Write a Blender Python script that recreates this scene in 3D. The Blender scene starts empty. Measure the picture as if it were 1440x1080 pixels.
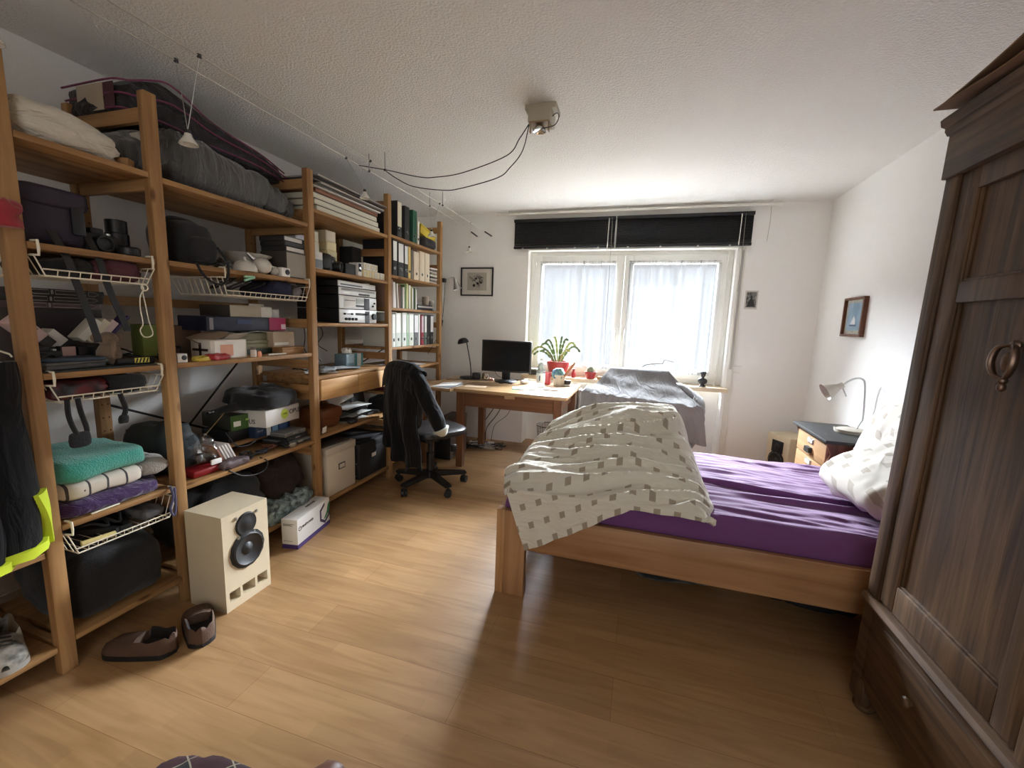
import bpy, bmesh, math, random
from mathutils import Vector, Matrix, Euler, noise as NZ
random.seed(7)
C = bpy.context.scene.collection
PI = math.pi

# ------------------------------------------------------------------ materials
def lin(c):
    out = []
    for v in c:
        v /= 255.0
        out.append(v / 12.92 if v <= 0.04045 else ((v + 0.055) / 1.055) ** 2.4)
    return (out[0], out[1], out[2], 1.0)

MATS = {}
def _base(name):
    m = bpy.data.materials.new(name); m.use_nodes = True
    nt = m.node_tree; p = nt.nodes['Principled BSDF']
    return m, nt, p

def mat(name, col, rough=0.6, metal=0.0, vary=0.08, vscale=18.0, bump=0.0, bscale=60.0, spec=0.5, sheen=0.0, alpha=None, coat=0.0):
    """plain procedural material: noise-varied colour, optional bump"""
    if name in MATS: return MATS[name]
    m, nt, p = _base(name)
    N, L = nt.nodes, nt.links
    tc = N.new('ShaderNodeTexCoord')
    no = N.new('ShaderNodeTexNoise'); no.inputs['Scale'].default_value = vscale; no.inputs['Detail'].default_value = 3
    L.new(tc.outputs['Object'], no.inputs['Vector'])
    mx = N.new('ShaderNodeMix'); mx.data_type = 'RGBA'
    c = lin(col)
    mx.inputs['A'].default_value = tuple(max(0, x * (1 - vary)) for x in c[:3]) + (1,)
    mx.inputs['B'].default_value = tuple(min(1, x * (1 + vary)) for x in c[:3]) + (1,)
    L.new(no.outputs['Fac'], mx.inputs['Factor'])
    L.new(mx.outputs['Result'], p.inputs['Base Color'])
    p.inputs['Roughness'].default_value = rough; p.inputs['Metallic'].default_value = metal
    p.inputs['Specular IOR Level'].default_value = spec
    if sheen: p.inputs['Sheen Weight'].default_value = sheen
    if coat: p.inputs['Coat Weight'].default_value = coat
    if bump:
        n2 = N.new('ShaderNodeTexNoise'); n2.inputs['Scale'].default_value = bscale; n2.inputs['Detail'].default_value = 4
        L.new(tc.outputs['Object'], n2.inputs['Vector'])
        b = N.new('ShaderNodeBump'); b.inputs['Strength'].default_value = bump; b.inputs['Distance'].default_value = 0.01
        L.new(n2.outputs['Fac'], b.inputs['Height']); L.new(b.outputs['Normal'], p.inputs['Normal'])
    MATS[name] = m
    return m

def wood(name, c1, c2, axis='Y', rough=0.45, scale=1.0, knots=0.0, bump=0.15, spec=0.4):
    key = name + '_' + axis
    if key in MATS: return MATS[key]
    m, nt, p = _base(key)
    N, L = nt.nodes, nt.links
    tc = N.new('ShaderNodeTexCoord'); mp = N.new('ShaderNodeMapping')
    s = [26 * scale] * 3; s['XYZ'.index(axis)] = 1.6 * scale
    mp.inputs['Scale'].default_value = s
    L.new(tc.outputs['Object'], mp.inputs['Vector'])
    n1 = N.new('ShaderNodeTexNoise'); n1.inputs['Scale'].default_value = 1.0; n1.inputs['Detail'].default_value = 6; n1.inputs['Distortion'].default_value = 0.7
    L.new(mp.outputs['Vector'], n1.inputs['Vector'])
    r = N.new('ShaderNodeValToRGB')
    r.color_ramp.elements[0].position = 0.32; r.color_ramp.elements[0].color = lin(c1)
    r.color_ramp.elements[1].position = 0.68; r.color_ramp.elements[1].color = lin(c2)
    L.new(n1.outputs['Fac'], r.inputs['Fac'])
    n2 = N.new('ShaderNodeTexNoise'); n2.inputs['Scale'].default_value = 3.0; n2.inputs['Detail'].default_value = 2
    L.new(tc.outputs['Object'], n2.inputs['Vector'])
    mx = N.new('ShaderNodeMix'); mx.data_type = 'RGBA'; mx.blend_type = 'MULTIPLY'
    mx.inputs['Factor'].default_value = 0.35
    rr = N.new('ShaderNodeValToRGB'); rr.color_ramp.elements[0].color = (.55, .55, .55, 1); rr.color_ramp.elements[0].position = .3; rr.color_ramp.elements[1].position = .7
    L.new(n2.outputs['Fac'], rr.inputs['Fac'])
    L.new(r.outputs['Color'], mx.inputs['A']); L.new(rr.outputs['Color'], mx.inputs['B'])
    last = mx.outputs['Result']
    if knots:
        mk = N.new('ShaderNodeMapping'); ks = [5.5] * 3; ks['XYZ'.index(axis)] = 2.2; mk.inputs['Scale'].default_value = ks
        L.new(tc.outputs['Object'], mk.inputs['Vector'])
        vo = N.new('ShaderNodeTexVoronoi'); vo.inputs['Scale'].default_value = 1.6
        L.new(mk.outputs['Vector'], vo.inputs['Vector'])
        kr = N.new('ShaderNodeValToRGB'); kr.color_ramp.elements[0].position = 0.05; kr.color_ramp.elements[0].color = (.25, .16, .1, 1)
        kr.color_ramp.elements[1].position = 0.13; kr.color_ramp.elements[1].color = (1, 1, 1, 1)
        L.new(vo.outputs['Distance'], kr.inputs['Fac'])
        m2 = N.new('ShaderNodeMix'); m2.data_type = 'RGBA'; m2.blend_type = 'MULTIPLY'; m2.inputs['Factor'].default_value = knots
        L.new(last, m2.inputs['A']); L.new(kr.outputs['Color'], m2.inputs['B']); last = m2.outputs['Result']
    L.new(last, p.inputs['Base Color'])
    p.inputs['Roughness'].default_value = rough; p.inputs['Specular IOR Level'].default_value = spec
    b = N.new('ShaderNodeBump'); b.inputs['Strength'].default_value = bump; b.inputs['Distance'].default_value = 0.004
    L.new(n1.outputs['Fac'], b.inputs['Height']); L.new(b.outputs['Normal'], p.inputs['Normal'])
    MATS[key] = m
    return m

def cloth(name, col, rough=.85, stretch=(3, 26, 6), strength=.7, sheen=.2, spec=.3, scale=1.0, fine=.15):
    """plain cloth with soft creases running across the stretch direction"""
    if name in MATS: return MATS[name]
    m = mat(name, col, rough, vary=.07, vscale=8, spec=spec, sheen=sheen); nt = m.node_tree; N, L = nt.nodes, nt.links; p = N['Principled BSDF']
    tc = N.new('ShaderNodeTexCoord'); mp = N.new('ShaderNodeMapping'); mp.inputs['Scale'].default_value = [q * scale for q in stretch]; L.new(tc.outputs['Object'], mp.inputs['Vector'])
    n = N.new('ShaderNodeTexNoise'); n.inputs['Scale'].default_value = 1; n.inputs['Detail'].default_value = 3; n.inputs['Distortion'].default_value = 1.4; L.new(mp.outputs['Vector'], n.inputs['Vector'])
    b = N.new('ShaderNodeBump'); b.inputs['Strength'].default_value = strength; b.inputs['Distance'].default_value = .03; L.new(n.outputs['Fac'], b.inputs['Height'])
    n2 = N.new('ShaderNodeTexNoise'); n2.inputs['Scale'].default_value = 240; L.new(tc.outputs['Object'], n2.inputs['Vector'])
    b2 = N.new('ShaderNodeBump'); b2.inputs['Strength'].default_value = fine; b2.inputs['Distance'].default_value = .004; L.new(n2.outputs['Fac'], b2.inputs['Height']); L.new(b.outputs['Normal'], b2.inputs['Normal'])
    L.new(b2.outputs['Normal'], p.inputs['Normal']); return m

def glassy(name, col=(1, 1, 1), mixv=0.88, rough=0.02):
    if name in MATS: return MATS[name]
    m = bpy.data.materials.new(name); m.use_nodes = True; nt = m.node_tree; N, L = nt.nodes, nt.links
    N.remove(N['Principled BSDF'])
    t = N.new('ShaderNodeBsdfTransparent'); t.inputs['Color'].default_value = (*col, 1)
    g = N.new('ShaderNodeBsdfGlossy'); g.inputs['Roughness'].default_value = rough
    mx = N.new('ShaderNodeMixShader'); mx.inputs['Fac'].default_value = 1 - mixv
    L.new(t.outputs[0], mx.inputs[1]); L.new(g.outputs[0], mx.inputs[2]); L.new(mx.outputs[0], N['Material Output'].inputs['Surface'])
    MATS[name] = m
    return m

# ------------------------------------------------------------------ mesh builder
class MB:
    def __init__(s, xf=None):
        s.v, s.f, s.m = [], [], []; s.xf = xf or Matrix.Identity(4)
    def add(s, vs, fs, m=0):
        o = len(s.v); xf = s.xf
        s.v += [tuple(xf @ Vector(v)) for v in vs]
        s.f += [tuple(i + o for i in f) for f in fs]
        s.m += [m] * len(fs) if isinstance(m, int) else list(m)
        return s
    def box(s, x0, x1, y0, y1, z0, z1, m=0, b=0.0, seg=2):
        x0, x1 = min(x0, x1), max(x0, x1); y0, y1 = min(y0, y1), max(y0, y1); z0, z1 = min(z0, z1), max(z0, z1)
        if b <= 0:
            v = [(x, y, z) for x in (x0, x1) for y in (y0, y1) for z in (z0, z1)]
            return s.add(v, [(0, 1, 3, 2), (4, 6, 7, 5), (0, 4, 5, 1), (2, 3, 7, 6), (0, 2, 6, 4), (1, 5, 7, 3)], m)
        b = min(b, .49 * min(x1 - x0, y1 - y0, z1 - z0))
        bm = bmesh.new(); bmesh.ops.create_cube(bm, size=1)
        for q in bm.verts: q.co = Vector(((x0 + x1) / 2 + q.co.x * (x1 - x0), (y0 + y1) / 2 + q.co.y * (y1 - y0), (z0 + z1) / 2 + q.co.z * (z1 - z0)))
        bmesh.ops.bevel(bm, geom=bm.edges[:], offset=b, segments=seg, profile=.5, affect='EDGES')
        return s._bm(bm, m)
    def _bm(s, bm, m):
        bm.verts.ensure_lookup_table(); bm.verts.index_update()
        s.add([q.co[:] for q in bm.verts], [tuple(q.index for q in f.verts) for f in bm.faces], m); bm.free()
        return s
    def bx(s, c, size, rot=(0, 0, 0), m=0, b=0.0):
        old = s.xf; s.xf = old @ Matrix.Translation(c) @ Euler(rot).to_matrix().to_4x4()
        s.box(-size[0] / 2, size[0] / 2, -size[1] / 2, size[1] / 2, -size[2] / 2, size[2] / 2, m, b); s.xf = old
        return s
    def tube(s, pts, r, n=6, m=0, closed=False, cap=True):
        P = [Vector(p) for p in pts]; k = len(P)
        rs = r if isinstance(r, (list, tuple)) else [r] * k
        T = []
        for i in range(k):
            a = P[(i - 1) % k] if (closed or i > 0) else P[i]; c = P[(i + 1) % k] if (closed or i < k - 1) else P[i]
            t = (c - a); T.append(t.normalized() if t.length > 1e-9 else Vector((0, 0, 1)))
        up = Vector((0, 0, 1)) if abs(T[0].z) < .9 else Vector((1, 0, 0))
        nrm = (up - T[0] * up.dot(T[0])).normalized(); vs = []
        for i in range(k):
            if i: nrm = (nrm - T[i] * nrm.dot(T[i])); nrm = nrm.normalized() if nrm.length > 1e-6 else T[i].orthogonal().normalized()
            bn = T[i].cross(nrm)
            for j in range(n):
                a = 2 * PI * j / n; vs.append(tuple(P[i] + (nrm * math.cos(a) + bn * math.sin(a)) * rs[i]))
        fs = [(i * n + j, i * n + (j + 1) % n, ((i + 1) % k) * n + (j + 1) % n, ((i + 1) % k) * n + j) for i in range(k if closed else k - 1) for j in range(n)]
        if cap and not closed: fs += [tuple(range(n))[::-1], tuple((k - 1) * n + j for j in range(n))]
        return s.add(vs, fs, m)
    def cyl(s, p0, p1, r0, r1=None, n=16, m=0):
        return s.tube([p0, p1], [r0, r0 if r1 is None else r1], n, m)
    def lathe(s, prof, c=(0, 0, 0), n=20, m=0, axis='Z', cap=True):
        vs, fs = [], []
        for r, z in prof:
            for j in range(n):
                a = 2 * PI * j / n; x, y = r * math.cos(a), r * math.sin(a)
                q = (x, y, z) if axis == 'Z' else ((z, x, y) if axis == 'X' else (y, z, x))
                vs.append((c[0] + q[0], c[1] + q[1], c[2] + q[2]))
        k = len(prof)
        fs = [(i * n + j, i * n + (j + 1) % n, (i + 1) * n + (j + 1) % n, (i + 1) * n + j) for i in range(k - 1) for j in range(n)]
        if cap:
            if prof[0][0] > 1e-5: fs.append(tuple(range(n))[::-1])
            if prof[-1][0] > 1e-5: fs.append(tuple((k - 1) * n + j for j in range(n)))
        return s.add(vs, fs, m)
    def prism(s, poly, d0, d1, plane='YZ', m=0):
        def q(a, b, d): return {'YZ': (d, a, b), 'XZ': (a, d, b), 'XY': (a, b, d)}[plane]
        n = len(poly)
        vs = [q(a, b, d0) for a, b in poly] + [q(a, b, d1) for a, b in poly]
        return s.add(vs, [tuple(range(n))[::-1], tuple(range(n, 2 * n))] + [(i, (i + 1) % n, n + (i + 1) % n, n + i) for i in range(n)], m)
    def grid(s, fn, nu, nv, m=0, thick=0.0, mfn=None):
        P = [[Vector(fn(i / nu, j / nv)) for j in range(nv + 1)] for i in range(nu + 1)]
        W = nv + 1; vs = [tuple(P[i][j]) for i in range(nu + 1) for j in range(W)]
        fs = [(i * W + j, (i + 1) * W + j, (i + 1) * W + j + 1, i * W + j + 1) for i in range(nu) for j in range(nv)]
        ms = [mfn((i + .5) / nu, (j + .5) / nv) if mfn else m for i in range(nu) for j in range(nv)]
        if thick:
            k = len(vs)
            for i in range(nu + 1):
                for j in range(W):
                    du = P[min(i + 1, nu)][j] - P[max(i - 1, 0)][j]; dv = P[i][min(j + 1, nv)] - P[i][max(j - 1, 0)]
                    nn = du.cross(dv); nn = nn.normalized() if nn.length > 1e-12 else Vector((0, 0, 1))
                    vs.append(tuple(P[i][j] - nn * thick))
            fs += [tuple(k + a for a in f[::-1]) for f in fs]; ms = ms + ms
            bo = [(i, 0) for i in range(nu + 1)] + [(nu, j) for j in range(1, W)] + [(i, nv) for i in range(nu - 1, -1, -1)] + [(0, j) for j in range(nv - 1, 0, -1)]
            ids = [i * W + j for i, j in bo]
            for a, b in zip(ids, ids[1:] + ids[:1]): fs.append((b, a, k + a, k + b)); ms.append(m)
        return s.add(vs, fs, ms)
    def blob(s, c, size, e=0.6, amp=0.02, freq=6.0, seed=0, m=0, nu=36, nv=20, st=(1, 1, 1), e2=None, flat=True, fn=None):
        """superellipsoid with folds; size = full extents; flat keeps the underside level; fn bends it"""
        e2 = e2 or e; hx, hy, hz = size[0] / 2, size[1] / 2, size[2] / 2
        def sp(a, p): return math.copysign(abs(a) ** p, a)
        vs = []
        for i in range(nv + 1):
            t = -PI / 2 + PI * i / nv
            for j in range(nu):
                a = 2 * PI * j / nu
                d = Vector((sp(math.cos(t), e2) * sp(math.cos(a), e), sp(math.cos(t), e2) * sp(math.sin(a), e), sp(math.sin(t), e2)))
                q = Vector((d.x * hx, d.y * hy, d.z * hz))
                nn = NZ.noise(Vector((q.x * freq * st[0], q.y * freq * st[1], q.z * freq * st[2])) + Vector((seed * 7.3, seed * 3.1, seed)))
                rid = 1 - abs(NZ.noise(Vector((q.x * freq * 1.9 * st[0], q.y * freq * 1.9 * st[1], q.z * freq * 1.9 * st[2])) + Vector((seed, seed * 5.7, 3)))) * 2
                dn = d.normalized() if d.length > 0 else Vector((0, 0, 1))
                q += dn * amp * 1.5 * (nn * .9 + rid * .7)
                if flat and q.z < -hz * .96: q.z = -hz
                if flat: q.z = max(q.z, -hz)
                if fn: q = Vector(fn(q.x, q.y, q.z))
                vs.append((q.x + c[0], q.y + c[1], q.z + c[2]))
        fs = [(i * nu + j, i * nu + (j + 1) % nu, (i + 1) * nu + (j + 1) % nu, (i + 1) * nu + j) for i in range(nv) for j in range(nu)]
        return s.add(vs, fs, m)
    def text(s, txt, size, o, xd=(0, 1, 0), yd=(0, 0, 1), m=0, ext=0.0006, align='LEFT'):
        cu = bpy.data.curves.new('t', 'FONT'); cu.body = txt; cu.size = size; cu.extrude = ext; cu.align_x = align; cu.resolution_u = 2
        ob = bpy.data.objects.new('t', cu); me = bpy.data.meshes.new_from_object(ob)
        xd, yd = Vector(xd), Vector(yd); zd = xd.cross(yd); o = Vector(o)
        s.add([tuple(o + xd * v.co.x + yd * v.co.y + zd * v.co.z) for v in me.vertices], [tuple(p.vertices) for p in me.polygons], m)
        bpy.data.objects.remove(ob); bpy.data.curves.remove(cu); bpy.data.meshes.remove(me)
        return s
    def build(s, name, mats, parent=None, loc=(0, 0, 0), rz=0.0, smooth=38):
        me = bpy.data.meshes.new(name); me.from_pydata(s.v, [], s.f)
        if not isinstance(mats, (list, tuple)): mats = [mats]
        for q in mats: me.materials.append(q)
        me.polygons.foreach_set('material_index', s.m)
        me.validate(); me.update()
        bm = bmesh.new(); bm.from_mesh(me); bmesh.ops.recalc_face_normals(bm, faces=bm.faces[:]); bm.to_mesh(me); bm.free()
        if smooth:
            me.polygons.foreach_set('use_smooth', [True] * len(me.polygons)); me.set_sharp_from_angle(angle=math.radians(smooth))
        o = bpy.data.objects.new(name, me); C.objects.link(o)
        if parent: o.parent = parent
        o.location = loc; o.rotation_euler = (0, 0, rz)
        return o

def tag(o, label, cat, grp=None):
    o['label'] = label; o['category'] = cat
    if grp: o['group'] = grp
    return o
def thing(name, label, cat, loc=(0, 0, 0), rz=0.0, grp=None):
    o = bpy.data.objects.new(name, None); o.empty_display_size = .05; C.objects.link(o)
    o.location = loc; o.rotation_euler = (0, 0, rz)
    return tag(o, label, cat, grp)
def solo(name, b, mats, label, cat, loc=(0, 0, 0), rz=0.0, grp=None, smooth=38):
    return tag(b.build(name, mats, None, loc, rz, smooth), label, cat, grp)
def struct(name, b, mats, smooth=0):
    o = b.build(name, mats, None, smooth=smooth); o['kind'] = 'structure'; return o
def dup(root, loc, rz=0.0, label=None):
    r = root.copy(); C.objects.link(r); r.location = loc; r.rotation_euler = (0, 0, rz)
    if label: r['label'] = label
    for ch in list(root.children):
        c = ch.copy(); C.objects.link(c); c.parent = r
        for g in list(ch.children):
            d = g.copy(); C.objects.link(d); d.parent = c
    return r
def spline(pts, n=8):
    """Catmull-Rom through points"""
    P = [Vector(p) for p in pts]; P = [P[0] * 2 - P[1]] + P + [P[-1] * 2 - P[-2]]; out = []
    for i in range(1, len(P) - 2):
        for k in range(n):
            t = k / n; a, b, c, d = P[i - 1:i + 3]
            out.append(tuple(.5 * ((2 * b) + (c - a) * t + (2 * a - 5 * b + 4 * c - d) * t * t + (3 * b - a - 3 * c + d) * t ** 3)))
    out.append(tuple(P[-2]))
    return out

# common materials
PINE = lambda a: wood('pine', (136, 99, 62), (180, 139, 92), a, .55, 1.0, .85, .25, .3)
BLACK = mat('black_plastic', (22, 22, 24), .45)
BLACKF = mat('black_fabric', (20, 20, 23), .9, bump=.35, bscale=220, sheen=.15)
DGREY = mat('dark_grey_plastic', (52, 52, 55), .5)
GREY = mat('grey_plastic', (120, 120, 120), .5)
WHITE = mat('white_plastic', (226, 224, 218), .45)
PAPER = mat('white_paper', (232, 230, 224), .85, vary=.04)
CREAM = mat('cream_card', (224, 212, 184), .8, vary=.05)
CARD = mat('brown_cardboard', (168, 132, 92), .85, vary=.1)
STEEL = mat('brushed_steel', (190, 190, 188), .3, 1.0)
CHROME = mat('chrome', (215, 215, 215), .12, 1.0)
WIRE = mat('cream_coated_wire', (228, 220, 200), .45)
CABLE = mat('black_cable', (24, 23, 22), .55)
INK = mat('black_ink', (28, 28, 30), .7)
GLASS = glassy('clear_glass', (1, 1, 1), .955)

# ------------------------------------------------------------------ room
XL, XR, D, H = -2.69, 1.531, 4.538, 2.519
Y0 = -1.35                      # wall behind the viewer
WX0, WX1, WZ0, WZ1 = -1.214, .812, .80, 2.132   # window opening
WALLW = mat('white_woodchip_wall', (237, 236, 233), .92, vary=.015, bump=.25, bscale=110)

def ceilmat():
    m, nt, p = _base('textured_plaster_ceiling'); N, L = nt.nodes, nt.links
    tc = N.new('ShaderNodeTexCoord'); n = N.new('ShaderNodeTexNoise'); n.inputs['Scale'].default_value = 85; n.inputs['Detail'].default_value = 3; n.inputs['Roughness'].default_value = .6
    L.new(tc.outputs['Object'], n.inputs['Vector'])
    r = N.new('ShaderNodeValToRGB'); r.color_ramp.elements[0].position = .38; r.color_ramp.elements[1].position = .62
    L.new(n.outputs['Fac'], r.inputs['Fac'])
    b = N.new('ShaderNodeBump'); b.inputs['Strength'].default_value = .6; b.inputs['Distance'].default_value = .006
    L.new(r.outputs['Color'], b.inputs['Height']); L.new(b.outputs['Normal'], p.inputs['Normal'])
    p.inputs['Base Color'].default_value = lin((236, 235, 231)); p.inputs['Roughness'].default_value = .95
    return m

def floormat():
    m, nt, p = _base('beech_laminate_floor'); N, L = nt.nodes, nt.links
    tc = N.new('ShaderNodeTexCoord')
    br = N.new('ShaderNodeTexBrick'); br.offset = .42; br.inputs['Scale'].default_value = 1.0
    br.inputs['Brick Width'].default_value = 1.28; br.inputs['Row Height'].default_value = .192
    br.inputs['Mortar Size'].default_value = .0009; br.inputs['Mortar Smooth'].default_value = .2; br.inputs['Bias'].default_value = 0
    br.inputs['Color1'].default_value = lin((164, 128, 88)); br.inputs['Color2'].default_value = lin((180, 143, 101)); br.inputs['Mortar'].default_value = lin((140, 100, 62))
    L.new(tc.outputs['Object'], br.inputs['Vector'])
    # strips inside every plank
    b2 = N.new('ShaderNodeTexBrick'); b2.offset = .37; b2.inputs['Scale'].default_value = 1.0
    b2.inputs['Brick Width'].default_value = .47; b2.inputs['Row Height'].default_value = .064; b2.inputs['Mortar Size'].default_value = .0003
    b2.inputs['Color1'].default_value = (.86, .86, .86, 1); b2.inputs['Color2'].default_value = (1, 1, 1, 1); b2.inputs['Mortar'].default_value = (.8, .78, .75, 1)
    L.new(tc.outputs['Object'], b2.inputs['Vector'])
    mp = N.new('ShaderNodeMapping'); mp.inputs['Scale'].default_value = (2.2, 22, 22)
    L.new(tc.outputs['Object'], mp.inputs['Vector'])
    n = N.new('ShaderNodeTexNoise'); n.inputs['Scale'].default_value = 1.0; n.inputs['Detail'].default_value = 6; n.inputs['Distortion'].default_value = 1.2
    L.new(mp.outputs['Vector'], n.inputs['Vector'])
    r = N.new('ShaderNodeValToRGB'); r.color_ramp.elements[0].position = .3; r.color_ramp.elements[0].color = (.70, .64, .56, 1); r.color_ramp.elements[1].position = .62
    L.new(n.outputs['Fac'], r.inputs['Fac'])
    m1 = N.new('ShaderNodeMix'); m1.data_type = 'RGBA'; m1.blend_type = 'MULTIPLY'; m1.inputs['Factor'].default_value = .75
    L.new(br.outputs['Color'], m1.inputs['A']); L.new(r.outputs['Color'], m1.inputs['B'])
    m2 = N.new('ShaderNodeMix'); m2.data_type = 'RGBA'; m2.blend_type = 'MULTIPLY'; m2.inputs['Factor'].default_value = .85
    L.new(m1.outputs['Result'], m2.inputs['A']); L.new(b2.outputs['Color'], m2.inputs['B'])
    L.new(m2.outputs['Result'], p.inputs['Base Color'])
    p.inputs['Roughness'].default_value = .42; p.inputs['Specular IOR Level'].default_value = .45
    return m

struct('floor', MB().box(XL - .2, XR + .2, Y0 - .2, D + .5, -.12, 0), floormat())
struct('ceiling', MB().box(XL - .2, XR + .2, Y0 - .2, D + .5, H, H + .15), ceilmat())
struct('wall_left', MB().box(XL - .2, XL, Y0 - .2, D + .4, 0, H), WALLW)
struct('wall_right', MB().box(XR, XR + .2, Y0 - .2, D + .4, 0, H), WALLW)
struct('wall_front', MB().box(XL, -.7, Y0 - .2, Y0, 0, H).box(1.1, XR, Y0 - .2, Y0, 0, H).box(-.7, 1.1, Y0 - .2, Y0, 2.35, H), WALLW)  # unseen wall; its opening is added to let the fill lamp in
NB = D + .2                     # back of the radiator niche
b = MB()
b.box(XL, WX0, D, D + .4, 0, H).box(WX1, XR, D, D + .4, 0, H).box(WX0, WX1, D, D + .4, WZ1, H).box(WX0, WX1, NB, D + .4, 0, WZ0 - .02)
struct('wall_back', b, WALLW)

# window: frame, two casements with panes and handles
LAC = mat('white_window_lacquer', (230, 230, 224), .4, vary=.02)
FY = D + .13                    # room face of the outer frame
win = bpy.data.objects.new('window_1', None); C.objects.link(win); win['kind'] = 'structure'; win.location = (0, FY, 0)
b = MB()
b.box(WX0, WX0 + .06, 0, .07, WZ0, WZ1, b=.004).box(WX1 - .06, WX1, 0, .07, WZ0, WZ1, b=.004).box(WX0 + .06, WX1 - .06, 0, .07, WZ1 - .055, WZ1, b=.004).box(WX0 + .06, WX1 - .06, 0, .07, WZ0, WZ0 + .06, b=.004)
b.build('window_frame', LAC, win)
MID = -.207
for xa, xb, hx in ((WX0 + .05, MID - .003, MID - .045), (MID + .003, WX1 - .05, MID + .035)):
    za, zb = WZ0 + .05, WZ1 - .045; w = .085
    b = MB().box(xa, xa + w, -.028, .05, za, zb, b=.006).box(xb - w, xb, -.028, .05, za, zb, b=.006).box(xa + w, xb - w, -.028, .05, zb - w, zb, b=.006).box(xa + w, xb - w, -.028, .05, za, za + w, b=.006)
    cs = b.build('casement', LAC, win)
    MB().box(xa + w - .008, xb - w + .008, .012, .018, za + w - .008, zb - w + .008).build('pane', GLASS, cs)
    MB().box(hx - .014, hx + .014, -.036, -.028, 1.26, 1.34, b=.003).tube([(hx, -.034, 1.325), (hx, -.062, 1.325), (hx, -.068, 1.31), (hx, -.068, 1.21)], .0095, 8).build('window_handle', WHITE, cs)
    hxx = xa + .012 if xa < MID - .1 else xb - .012
    for hz in (WZ1 - .16, WZ0 + .13): MB().cyl((hxx, -.034, hz), (hxx, -.034, hz + .085), .0075, n=10).build('hinge', WHITE, cs)
# inner board along the right window edge with the shutter belt
b = MB().box(.835, .885, D - .012, D, 0, 2.13, b=.002)
struct('trim_1', b, mat('white_board', (220, 217, 208), .6, vary=.02))
# sill board
struct('trim_2', MB().box(WX0 - .01, WX1 + .03, D - .09, D + .14, WZ0 - .04, WZ0, b=.004), mat('sill_board', (206, 188, 160), .5, vary=.06))

def base(name, *bx):
    b = MB()
    for q in bx: b.box(*q)
    struct(name, b, mat('white_skirting', (216, 212, 204), .6, vary=.02))
base('baseboard_left', (XL, XL + .012, Y0, D, 0, .05))
base('baseboard_right', (XR - .012, XR, Y0, D, 0, .05))

# ------------------------------------------------------------------ camera
F_, PIT, YAW, ROL, CH = 594.17, .1444, -.2890, .0359, 1.36
cy, sy = math.cos(YAW), math.sin(YAW)
fw = Vector((sy * math.cos(PIT), cy * math.cos(PIT), -math.sin(PIT))); rt = Vector((cy, -sy, 0)); up = rt.cross(fw)
r_ = rt * math.cos(ROL) + up * math.sin(ROL); u_ = up * math.cos(ROL) - rt * math.sin(ROL)
cd = bpy.data.cameras.new('camera'); cam = bpy.data.objects.new('camera', cd); C.objects.link(cam)
cam.matrix_world = Matrix(((r_.x, u_.x, -fw.x, 0), (r_.y, u_.y, -fw.y, 0), (r_.z, u_.z, -fw.z, CH), (0, 0, 0, 1)))
cd.sensor_fit = 'HORIZONTAL'; cd.sensor_width = 36; cd.lens = F_ / 1440 * 36; cd.clip_start = .02
bpy.context.scene.camera = cam

# ------------------------------------------------------------------ daylight and added fill
sc = bpy.context.scene
w = bpy.data.worlds.new('overcast_sky'); sc.world = w; w.use_nodes = True
bg = w.node_tree.nodes['Background']; bg.inputs['Color'].default_value = (.97, .985, 1, 1); bg.inputs['Strength'].default_value = .15
def area(name, loc, aim, sx, sy, energy, col):
    la = bpy.data.lights.new(name, 'AREA'); la.shape = 'RECTANGLE'; la.size = sx; la.size_y = sy; la.energy = energy; la.color = col
    lo = bpy.data.objects.new(name, la); C.objects.link(lo); lo.location = loc
    lo.rotation_euler = (Vector(aim) - Vector(loc)).to_track_quat('-Z', 'Y').to_euler(); return lo
area('skylight', (-.2, D + 7.0, 6.2), (-.2, D, 1.4), 13, 5.2, 10500, (.90, .97, 1.04))       # bright overcast sky above the houses opposite
area('ground_light', (-.2, D + 3.0, -.9), (-.2, D, 1.5), 7, 2.2, 110, (1.0, .99, .96))    # daylight thrown up from the pale ground outside
area('fill_light', (.25, Y0 - .5, 1.5), (-.2, 2.5, 1.2), 1.7, 2.1, 6, (1.0, .97, .93))   # faint fill lamp added behind the viewer, not a known source
vs = sc.view_settings; vs.view_transform = 'Standard'; vs.look = 'None'; vs.exposure = 2.2; vs.gamma = 1.0; vs.use_curve_mapping = False
sc.display_settings.display_device = 'sRGB'
try:
    cyc = sc.cycles; cyc.max_bounces = 12; cyc.diffuse_bounces = 8; cyc.transparent_max_bounces = 16; cyc.glossy_bounces = 4; cyc.sample_clamp_indirect = 8; cyc.caustics_reflective = False; cyc.caustics_refractive = False
except Exception: pass

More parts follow.
